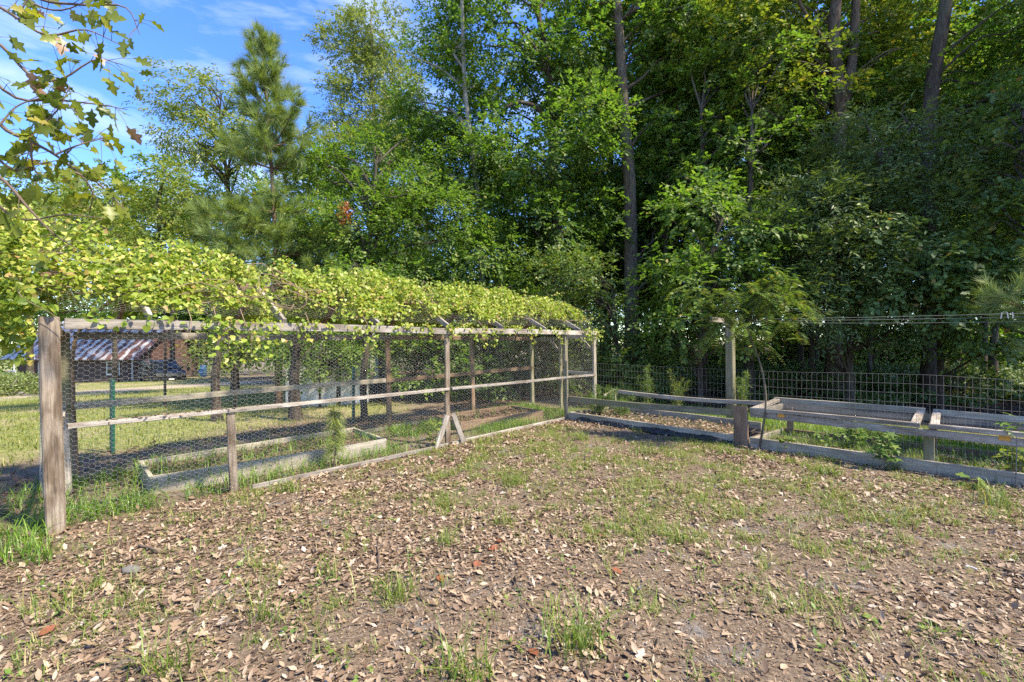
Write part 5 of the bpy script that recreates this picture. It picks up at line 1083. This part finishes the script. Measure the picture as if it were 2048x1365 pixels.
def lathe(name, prof, mat, loc, label, cat):
    m_ = MB(); n_ = 14
    for (r_, z) in prof: m_.v += [(r_ * math.cos(k * 2 * math.pi / n_), r_ * math.sin(k * 2 * math.pi / n_), z) for k in range(n_)]
    for a_ in range(len(prof) - 1):
        for k in range(n_): m_.f.append([a_ * n_ + k, a_ * n_ + (k + 1) % n_, (a_ + 1) * n_ + (k + 1) % n_, (a_ + 1) * n_ + k]); m_.mi.append(0)
    return tag(obj(name, m_.mesh(name, True), mat, None, Matrix.Translation(loc)), label, cat)
bx = (405 - 1024) / F * 37; lathe('barrel', [(.0, 0), (.27, 0), (.3, .06), (.3, .3), (.315, .32), (.3, .34), (.3, .62), (.315, .64), (.3, .66), (.3, .9), (.26, .95), (0, .95)], M['blue'], (bx, 37, CAMH - 72 / F * 37), 'blue plastic barrel standing beyond the lawn past the black car', 'barrel')
# white metal boxes behind the run
mwm, n_, b_ = new_mat('stained_white_metal'); v = coords(n_, 'Object'); s = noise(n_, v, 3.5, 6, .65); n_.links.new(ramp(n_, [(.35, (.30, .25, .20)), (.5, (.58, .56, .53)), (.7, (.74, .73, .72))], s), b_.inputs['Base Color']); b_.inputs['Roughness'].default_value = .5
def round_box(name, w, d, h, rad, mat, mw, parent):
    m_ = MB(); pr = []
    for (cx, cz, a0) in ((w / 2 - rad, rad, -90), (w / 2 - rad, h - rad, 0), (-w / 2 + rad, h - rad, 90), (-w / 2 + rad, rad, 180)):
        for k in range(5): a_ = R(a0 + k * 22.5); pr.append((cx + rad * math.cos(a_), cz + rad * math.sin(a_)))
    n_ = len(pr)
    for y in (-d / 2, d / 2): m_.v += [(x, y, z) for x, z in pr]
    m_.f = [[k, (k + 1) % n_, n_ + (k + 1) % n_, n_ + k] for k in range(n_)] + [list(range(n_)), list(range(n_, 2 * n_))[::-1]]; m_.mi = [0] * len(m_.f)
    return obj(name, m_.mesh(name), mat, parent, mw)
for (px_, w, h, lab, yy) in ((628, 1.22, 1.0, 'larger stained white metal box behind the run, overhung by branches', 12.2), (712, .70, 1.12, 'narrower stained white metal box beside the dark straight trunk', 12.5)):
    x = (px_ - 1024) / F * yy; z = float(gz(x, yy)); t = thing('metal_box', lab, 'metal box', (x, yy, z), 'white boxes behind the run'); mw = Matrix.Translation((x, yy, z)) @ Matrix.Rotation(R(14), 4, 'Z')
    round_box('cabinet', w, .8, h * .93, .05, mwm, mw, t); round_box('lid', w + .03, .83, .09, .03, mwm, mw @ Matrix.Translation((0, 0, h * .935)), t)
    m_ = MB(); m_.tube([(w * .3, -.43, h * .82), (w * .42, -.43, h * .82)], .018, 6); obj('handle', m_.mesh('handle'), M['dark'], t, mw)
# brush pile
g = np.random.default_rng(9); bx, by = (25 - 1024) / F * 22, 22.0; bz = float(gz(bx, by)); bp = thing('brush_pile', 'heap of cut branches and leaves on the lawn before the house', 'brush pile', (bx, by, bz))
c = np.array([bx, by, bz + .15]); r = np.array([2.3, 1.4, .95]); d = rdir(5200, g); d[:, 2] = abs(d[:, 2]); P = c + d * r * (g.random((5200, 1)) ** .4)
v, f = place(T_S, P, rdir(5200, g), rdir(5200, g) + [0, 0, .6], .14, .06); obj('leaf_heap', np_mesh('leaf_heap', v, f), M['lf_pale'], bp)
ps = []
for k in range(60):
    a_ = c + rdir(1, g)[0] * r * .9; a_[2] = bz + abs(a_[2] - bz) * .8 + .05; e = a_ + rdir(1, g)[0] * [1.2, .8, .5]; e[2] = max(e[2], bz + .05); ps.append(tube_np(smooth_path([a_, (a_ + e) / 2 + g.normal(size=3) * .1, e], 6), np.linspace(.03, .012, 6), 4))
v, f = cat_np(ps); obj('cut_branches', np_mesh('cut_branches', v, f), M['bark_pale'], bp)

# ------------------------------------------------------------------ ground cover
g = np.random.default_rng(201)
def in_view(x, y, pad=60):
    px = 1024 + x / np.maximum(y, .3) * F; py = 682.5 + CAMH * F / np.maximum(y, .3); return (y > 1.9) & (px > -pad) & (px < 2048 + pad) & (py < 1365 + pad)
def scatter(n, x0, x1, y0, y1):
    x = g.uniform(x0, x1, n); y = g.uniform(y0, y1, n); return x, y
def yard(x, y):
    u, v = uvc(x, y); s = (x - B0.x) * BN.x + (y - B0.y) * BN.y
    return (v < .03) & (s < -.02)
# leaf litter on the yard
x, y = scatter(560000, -9, 8.5, 1.8, 11); u, v_ = uvc(x, y)
ok = in_view(x, y) & yard(x, y)
den = fbm(x * .85 + 3, y * .85, 31); den2 = fbm(x * 3.1, y * 3.1, 33)
pr = np.clip((den - .26) * 2.8, .16, 1) * np.clip((den2 - .24) * 3.4, .14, 1)
pr *= np.where(v_ > -1.0, 2.3, 1.0) * np.where(u > 5.4, 1.3, 1.0) * np.where(y < 3.2, 1.0, .9)
gr_mask = smooth(.45, .62, fbm(x * .55 + 9, y * .55 + 4, 41) + .10 * np.exp(-(((x - .9) / 2.0) ** 2 + ((y - 6.3) / 1.9) ** 2)))
pr *= (1 - .35 * gr_mask) * .62
sel = ok & (g.random(len(x)) < pr); x, y = x[sel], y[sel]; n = len(x)
far = y > 4.6
def litter(x, y, tm, mat, name, label, Lr, zoff=.012, tilt=.45, kind='stuff', wr=(.26, .62)):
    n = len(x); P = np.column_stack([x, y, gz(x, y) + g.random(n) * zoff + .003]); D = rdir(n, g); D[:, 2] *= .35
    N = np.tile([0, 0, 1.0], (n, 1)) + rdir(n, g) * tilt; L = g.uniform(*Lr, n); v, f = place(tm, P, D, N, L, L * g.uniform(*wr, n))
    return tag(obj(name, np_mesh(name, v, f), mat), label, 'leaf litter', kind=kind)
litter(x[~far], y[~far], T_L, M['litter'], 'leaf_litter', 'dry tan leaves scattered over the near yard soil', (.012, .066), .008, .35)
litter(x[far], y[far], T_S, M['litter'], 'leaf_litter', 'dry tan leaves scattered over the yard toward the fence', (.03, .075), .012, .45)
x, y = scatter(60000, -6, 6, 1.85, 4.4); sel = in_view(x, y) & yard(x, y) & (g.random(len(x)) < np.clip((fbm(x * 1.1 + 7, y * 1.1, 37) - .27) * 3.2, .08, 1) * .75); x, y = x[sel], y[sel]
litter(x, y, T_L, M['litter'], 'leaf_litter', 'flat weathered leaves matted on the near soil', (.016, .06), .005, .22, wr=(.25, .7))
x, y = scatter(4200, -5.5, 5.5, 1.85, 5.2); sel = in_view(x, y) & yard(x, y) & (g.random(len(x)) < np.clip((fbm(x * 1.1 + 7, y * 1.1, 37) - .27) * 3.2, .08, 1)); x, y = x[sel], y[sel]
litter(x, y, T_O, M['litter'], 'leaf_litter', 'whole lobed oak leaves lying on the near yard', (.035, .07), .008, .3, wr=(.7, 1.0))
# crumbs: bits of bark and broken leaf
x, y = scatter(120000, -7, 6, 1.85, 7); sel = in_view(x, y) & yard(x, y) & (g.random(len(x)) < np.clip(2.6 / y, 0, 1)); x, y = x[sel], y[sel]
litter(x, y, T_S, M['litter'], 'leaf_crumbs', 'fine broken leaf crumbs covering the yard soil', (.008, .026), .004, .5)
x, y = scatter(110000, -7, 6.5, 1.85, 8); sel = in_view(x, y) & yard(x, y) & (g.random(len(x)) < np.clip(3.0 / y, 0, 1)); x, y = x[sel], y[sel]
litter(x, y, T_S, M['litter'], 'straw_litter', 'thin pine straw and stems strewn over the yard soil', (.02, .09), .006, .4, wr=(.025, .06))
# litter in the run, in the beds and on the forest floor
x, y = scatter(60000, -9, 6, 3.5, 14); u, v_ = uvc(x, y); sel = (u > -3) & (u < 8.6) & (v_ > .02) & (v_ < 3.6) & (g.random(len(x)) < np.clip((fbm(x * .9, y * .9, 71) - .30) * 3, .03, 1) * np.where(v_ > 1.7, 1, .4))
litter(x[sel], y[sel], T_S, M['litter_brown'], 'leaf_litter', 'brown leaves lying inside and behind the wire run', (.04, .09))
bs = g.random(1500) * 3; bd_ = .12 + g.random(1500) * 1.02; pts = np.array([tuple(BL(a_ + .2, b_, .09)) for a_, b_ in zip(bs, bd_)])
def litter_at(P, mat, label, Lr):
    n = len(P); N = np.tile([0, 0, 1.0], (n, 1)) + rdir(n, g) * .5; D = rdir(n, g); D[:, 2] *= .3; L = g.uniform(*Lr, n); v, f = place(T_L, P, D, N, L, L * .5); return tag(obj('leaf_litter', np_mesh('leaf_litter', v, f), mat), label, 'leaf litter', kind='stuff')
litter_at(pts + g.random((1500, 3)) * [0, 0, .03], M['litter'], 'dry leaves heaped inside the open garden bed', (.035, .075))
pts = np.array([tuple(BL(5.55 + 1.8 * a_, .1 + 1.1 * b_, .05 + .02 * g.random())) for a_, b_ in g.random((900, 2))]); litter_at(pts, M['litter'], 'dry leaves inside the cold frame under the second lid', (.035, .075))
pts = np.array([tuple(UV(.85 + 2.5 * a_, .6 + .85 * b_, .125 + .02 * g.random())) for a_, b_ in g.random((700, 2))]); litter_at(pts, M['litter_brown'], 'dead leaves on the soil of the long plank bed', (.03, .06))
pts = np.array([tuple(UV(5.3 + 1.9 * a_, .75 + .65 * b_, .10 + .03 * g.random())) for a_, b_ in g.random((900, 2))]); litter_at(pts, M['litter_brown'], 'dead leaves on the low bed near the coop door', (.03, .07))
x, y = scatter(60000, 0, 18, 9, 18); u, v_ = uvc(x, y); sel = (u > 10.3) & (g.random(len(x)) < .6); litter(x[sel], y[sel], T_S, M['litter_brown'], 'leaf_litter', 'dark leaves covering the forest floor behind the fence', (.06, .12))

tws = []
for k in range(260):
    X = g.uniform(-5, 6); Y = 1.95 + g.random() ** 1.6 * 6
    if not (in_view(np.array(X), np.array(Y)) and yard(X, Y)): continue
    L_ = g.uniform(.06, .26); a_ = g.random() * 6.28; q = [np.array([X + math.cos(a_) * L_ * s + g.normal() * .008, Y + math.sin(a_) * L_ * s + g.normal() * .008, 0]) for s in (0, .4, .75, 1)]
    for p in q: p[2] = float(gz(p[0], p[1])) + .010 + .006 * g.random()
    tws.append(tube_np(smooth_path(q, 7), np.linspace(.0035, .0015, 7) * g.uniform(.6, 1.5), 4))
v, f = cat_np(tws); tag(obj('twig_litter', np_mesh('twig_litter', v, f), M['twig']), 'small dead twigs scattered among the yard leaves', 'twigs', kind='stuff')
# low broad leaved weeds between the tufts
x, y = scatter(900, -6, 7, 2, 9); sel = in_view(x, y) & yard(x, y) & (g.random(len(x)) < .5); x, y = x[sel], y[sel]; nb = g.integers(3, 8, len(x)); X = np.repeat(x, nb) + g.normal(size=nb.sum()) * .03; Y = np.repeat(y, nb) + g.normal(size=nb.sum()) * .03
D = rdir(len(X), g); D[:, 2] = abs(D[:, 2]) * .5; v, f = place(T_S, np.column_stack([X, Y, gz(X, Y) + .012 + .02 * g.random(len(X))]), D, np.tile([0, 0, 1.0], (len(X), 1)) + rdir(len(X), g) * .3, g.uniform(.02, .05, len(X)), g.uniform(.012, .026, len(X)))
tag(obj('ground_weeds', np_mesh('ground_weeds', v, f), M['lf_herb']), 'low broad leaved weeds dotted over the yard', 'weeds', kind='stuff')
# grass
def blades(P, H, Wd, lean, mat, name, label, parent=None, kind='stuff', cat='grass', curve=.6, g=g, lo=False):
    n = len(P); an = g.random(n) * 6.283; d = np.column_stack([np.cos(an), np.sin(an), np.zeros(n)]); s = np.column_stack([-np.sin(an), np.cos(an), np.zeros(n)]) * (Wd / 2)[:, None]
    up = np.array([0, 0, 1.0]); L = lean[:, None]
    p0 = P; p1 = P + up * (H * .45)[:, None] + d * (H[:, None] * L * .25); p2 = P + up * (H * (.82 - .25 * lean * curve))[:, None] + d * (H[:, None] * L * .7); p3 = P + up * (H * (1 - .75 * lean * curve))[:, None] + d * (H[:, None] * L * 1.15)
    V_ = np.stack([p0 - s, p0 + s, p1 - s * .9, p1 + s * .9, p2 - s * .6, p2 + s * .6, p3], 1)
    T = np.array([(0, 1, 3), (0, 3, 2), (2, 3, 5), (2, 5, 4), (4, 5, 6)])
    if lo: V_ = V_[:, [0, 1, 4, 5, 6]]; T = np.array([(0, 1, 3), (0, 3, 2), (2, 3, 4)])
    o = obj(name, np_mesh(name, V_.reshape(-1, 3), (np.arange(n)[:, None, None] * V_.shape[1] + T[None]).reshape(-1, 3)), mat, parent)
    if parent is None: tag(o, label, cat, kind=kind)
    return o
# thin sprouting grass over the yard, in small tufts
x, y = scatter(38000, -8, 8, 1.95, 10.5); sel = in_view(x, y) & yard(x, y)
gm = fbm(x * .55 + 9, y * .55 + 4, 41) + .15 * np.exp(-(((x - 1.2) / 3.0) ** 2 + ((y - 5.6) / 2.2) ** 2)) + .10 * np.exp(-(((x - 3.4) / 1.0) ** 2 + ((y - 4.6) / .7) ** 2)) - .05 * (y < 3.3) - .12 * ((uvc(x, y)[1] > -1.0) & (uvc(x, y)[0] < 3.4))
sel &= g.random(len(x)) < np.clip((gm - .32) * 3.0, .06, .95) * np.clip((fbm(x * 2.6, y * 2.6, 47) - .36) * 6, .16, 1.5); x, y = x[sel], y[sel]
nb = g.integers(4, 14, len(x)); X = np.repeat(x, nb) + g.normal(size=nb.sum()) * .028; Y = np.repeat(y, nb) + g.normal(size=nb.sum()) * .028
hh = np.repeat(g.uniform(.03, .11, len(x)), nb) * g.uniform(.5, 1.2, nb.sum())
blades(np.column_stack([X, Y, gz(X, Y)]), hh, g.uniform(.003, .006, len(X)), g.uniform(.3, 1.2, len(X)), M['grass'], 'grass', 'sparse short grass sprouting through the yard litter', lo=True)
# grass along the coop and behind it
x, y = scatter(150000, -9.5, 3, 3.2, 11); u, v_ = uvc(x, y); m_ = fbm(x * 1.1, y * 1.1, 81)
pr = np.where((v_ > .05) & (v_ < 1.75) & (u > -1.2) & (u < 8.4), np.clip((m_ - .36) * 4, .04, 1) * np.where(u < .75, 6, 1) * np.where((u > 3.5) & (u < 4.6), 1.7, 1), 0)
pr = np.where((v_ > -1.5) & (v_ < 1.75) & (u < -.05), np.clip((m_ - .33) * 5, .25, 1), pr)
inb = (u > .72) & (u < 3.5) & (v_ > .45) & (v_ < 1.55); pr = np.where(inb, .28, pr)
inb2 = (u > 5.2) & (u < 7.3) & (v_ > .45) & (v_ < 1.55); pr = np.where(inb2, .03, pr)
sel = g.random(len(x)) < pr; x, y = x[sel], y[sel]; n = len(x); zz = gz(x, y) + np.where(inb[sel] | inb2[sel], .10, 0)
blades(np.column_stack([x, y, zz]), g.uniform(.06, .24, n), g.uniform(.004, .008, n), g.uniform(.3, 1.1, n), M['grass_lush'], 'grass', 'lush green grass growing inside the wire run')
# lawn beyond the fence, thinning with distance
x, y = scatter(80000, -24, 1, 4, 22); u, v_ = uvc(x, y); sel = (v_ > 2.2) & (g.random(len(x)) < np.clip((v_ - 2.2) / 1.6, .05, 1) * np.where(u - v_ * .15 > 5.5, .12, 1) * np.clip((fbm(x * .6, y * .6, 87) - .25) * 4, .1, 1)); x, y = x[sel], y[sel]; n = len(x)
blades(np.column_stack([x, y, gz(x, y)]), g.uniform(.04, .11, n), g.uniform(.008, .016, n), g.uniform(.3, 1, n), M['lawn'], 'lawn_grass', 'sunlit mown lawn grass beyond the run', lo=True)
# bright strip of grass behind the beds
x, y = scatter(60000, 1.2, 12, 4.5, 13); s = (x - B0.x) * BN.x + (y - B0.y) * BN.y; al = (x - B0.x) * BD.x + (y - B0.y) * BD.y
sel = (s > 1.3) & (s < 3.3) & (al > .2) & (al < 9) & (g.random(len(x)) < np.clip((3.3 - s), .15, 1)); x, y = x[sel], y[sel]; n = len(x)
blades(np.column_stack([x, y, gz(x, y)]), g.uniform(.08, .22, n), g.uniform(.006, .010, n), g.uniform(.2, .9, n), M['grass_lush'], 'grass', 'bright grass strip between the beds and the wood')
pts = np.array([tuple(BL(3.6 + 3.8 * a_, .08 + 1.15 * b_, .03)) for a_, b_ in g.random((2600, 2))]); n = len(pts)
blades(pts, g.uniform(.05, .2, n), g.uniform(.004, .007, n), g.uniform(.3, 1, n), M['grass_lush'], 'grass', 'grass growing under the screen lids of the cold frame')
pts = np.array([tuple(BL(.3 + 2.9 * a_, .08 + 1.1 * b_, .08)) for a_, b_ in g.random((500, 2))]); n = len(pts)
blades(pts, g.uniform(.04, .14, n), g.uniform(.004, .006, n), g.uniform(.3, 1, n), M['grass'], 'grass', 'thin grass coming up in the open garden bed')
# larger tufts one can point at
TF = [(1150, 1300, .34, 70, 'tall loose grass tuft at the bottom middle of the yard'), (795, 1190, .28, 50, 'bushy grass tuft left of the bottom middle tuft'), (530, 1240, .34, 26, 'thin tall grass sprig beside the grey sand patch'),
      (330, 1345, .26, 44, 'grass tuft at the bottom edge nearest the corner'), (920, 1360, .26, 60, 'bright grass tuft at the bottom edge near the middle'), (1290, 905, .20, 120, 'thick green tuft on the far yard in front of the garden bed'),
      (1655, 950, .18, 70, 'round green tuft near the cold frame base board'), (1730, 1035, .15, 110, 'low spreading green patch in front of the cold frame'), (1165, 880, .18, 60, 'green tuft near the corner of run and garden bed'),
      (1000, 1050, .20, 40, 'wiry tuft in the middle of the yard'), (575, 985, .20, 60, 'pale tuft near the short upright of the run'), (1990, 1010, .30, 70, 'tall green tuft by the fence at the frame edge'),
      (1360, 1090, .20, 34, 'thin tuft right of the yard middle'), (1450, 905, .16, 60, 'green tuft below the brown stub post'), (890, 1090, .18, 44, 'grass tuft at the centre of the yard'), (1025, 970, .14, 60, 'light green tuft straight before the foot braces'),
      (1500, 1085, .10, 46, 'small yellow green rosette in the open yard'), (655, 1150, .17, 26, 'sparse tuft on the bare reddish soil'), (1790, 940, .14, 40, 'grass tuft at the foot of the star leaved seedling')]
for k, (px_, py_, H, nb_, lab) in enumerate(TF):
    Y = CAMH * F / (py_ - 682.5); X = (px_ - 1024) / F * Y; gg = np.random.default_rng(300 + k); n = int(nb_ * 1.5); spd = .034 + .07 * (nb_ / 100) + (.10 if nb_ > 100 else 0)
    bx_, by_ = X + gg.normal(size=n) * spd, Y + gg.normal(size=n) * spd * .7
    o = blades(np.column_stack([bx_, by_, gz(bx_, by_)]), H * gg.uniform(.2, 1.1, n), gg.uniform(.0035, .0075, n), gg.uniform(.25, 1.15, n), M['grass'], 'grass_tuft', lab, kind='stuff' if nb_ > 100 else None, cat='grass tuft', g=gg)
    o['group'] = 'grass tufts in the yard'; del_ = o.get('kind')
# single rust red leaves
RL = [(977, 1106, 'large rust red leaf lying in the middle of the yard'), (1197, 1072, 'orange leaf lying on the grey sand patch'), (948, 1138, 'small rust leaf just below the large red one'), (886, 1168, 'rust leaf beside the bushy grass tuft'),
      (75, 1280, 'orange leaf near the bottom corner of the yard'), (135, 1060, 'rust leaf at the foot of the thick corner post'), (1060, 1300, 'pair sized brown leaf beside the tall bottom tuft'), (992, 1085, 'rust brown leaf just above the large red one'), (1245, 1155, 'dull orange leaf right of the yard middle')]
for k, (px_, py_, lab) in enumerate(RL):
    Y = CAMH * F / (py_ - 682.5); X = (px_ - 1024) / F * Y; a_ = random.uniform(0, 6.28)
    v, f = place(T_L, np.zeros((1, 3)), [[math.cos(a_), math.sin(a_), .1]], [[.2, -.25, 1]], .085, .06)
    tag(obj('fallen_leaf', np_mesh('fallen_leaf', v, f), M['litter_red'], None, Matrix.Translation((X, Y, float(gz(X, Y)) + .012))), lab, 'leaf', 'bright fallen leaves')
# stones, sticks
M['stone'] = flat_mat('grey_stone', (.15, .138, .12), .8, var=.35, scale=25); M['sandclod'] = flat_mat('pale_sand', (.42, .40, .37), .95, var=.3, scale=30)
def stone(px_, py_, sx, sy, sz, mat, name, lab, cat, seed):
    Y = CAMH * F / (py_ - 682.5); X = (px_ - 1024) / F * Y; gg = np.random.default_rng(seed); import bmesh
    bm = bmesh.new(); bmesh.ops.create_icosphere(bm, subdivisions=3, radius=1)
    for v in bm.verts: c_ = v.co; k_ = 1 + .28 * (float(fbm(c_.x * 1.6 + seed, c_.y * 1.6 + c_.z * 1.9, seed)) - .47) * 2; v.co = Vector((c_.x * sx * k_, c_.y * sy * k_, c_.z * sz * k_))
    me = bpy.data.meshes.new(name); bm.to_mesh(me); bm.free(); me.polygons.foreach_set('use_smooth', [True] * len(me.polygons))
    tag(obj(name, me, mat, None, Matrix.Translation((X, Y, float(gz(X, Y)) + sz * .35))), lab, cat)
stone(262, 1145, .062, .04, .032, M['stone'], 'stone', 'grey flat stone lying in the leaf litter', 'stone', 3)
for k, (a_, b_, r_, lab) in enumerate((((278, 1100), (320, 1112), .011, 'short thick stick lying in the leaf litter'), ((1302, 1186), (1362, 1218), .006, 'thin straight stick on the open yard'), ((1930, 1136), (1955, 1142), .006, 'white splinter of wood on the grey soil'), ((754, 1095), (758, 1140), .008, 'upright looking dead stem lying in the grass'), ((640, 1075), (700, 1050), .006, 'long dry twig on the yard near the plank bed'))):
    q = []
    for (px_, py_) in (a_, b_): Y = CAMH * F / (py_ - 682.5); X = (px_ - 1024) / F * Y; q.append(Vector((X, Y, float(gz(X, Y)) + r_ + .012)))
    m_ = MB(); m_.tube(smooth_path([q[0], (q[0] + q[1]) / 2 + Vector((.004, .01, .004)), q[1]], 8), np.linspace(r_, r_ * .7, 8), 6)
    tag(obj('stick', m_.mesh('stick', True), M['white'] if k == 2 else M['twig'], None), lab, 'stick')
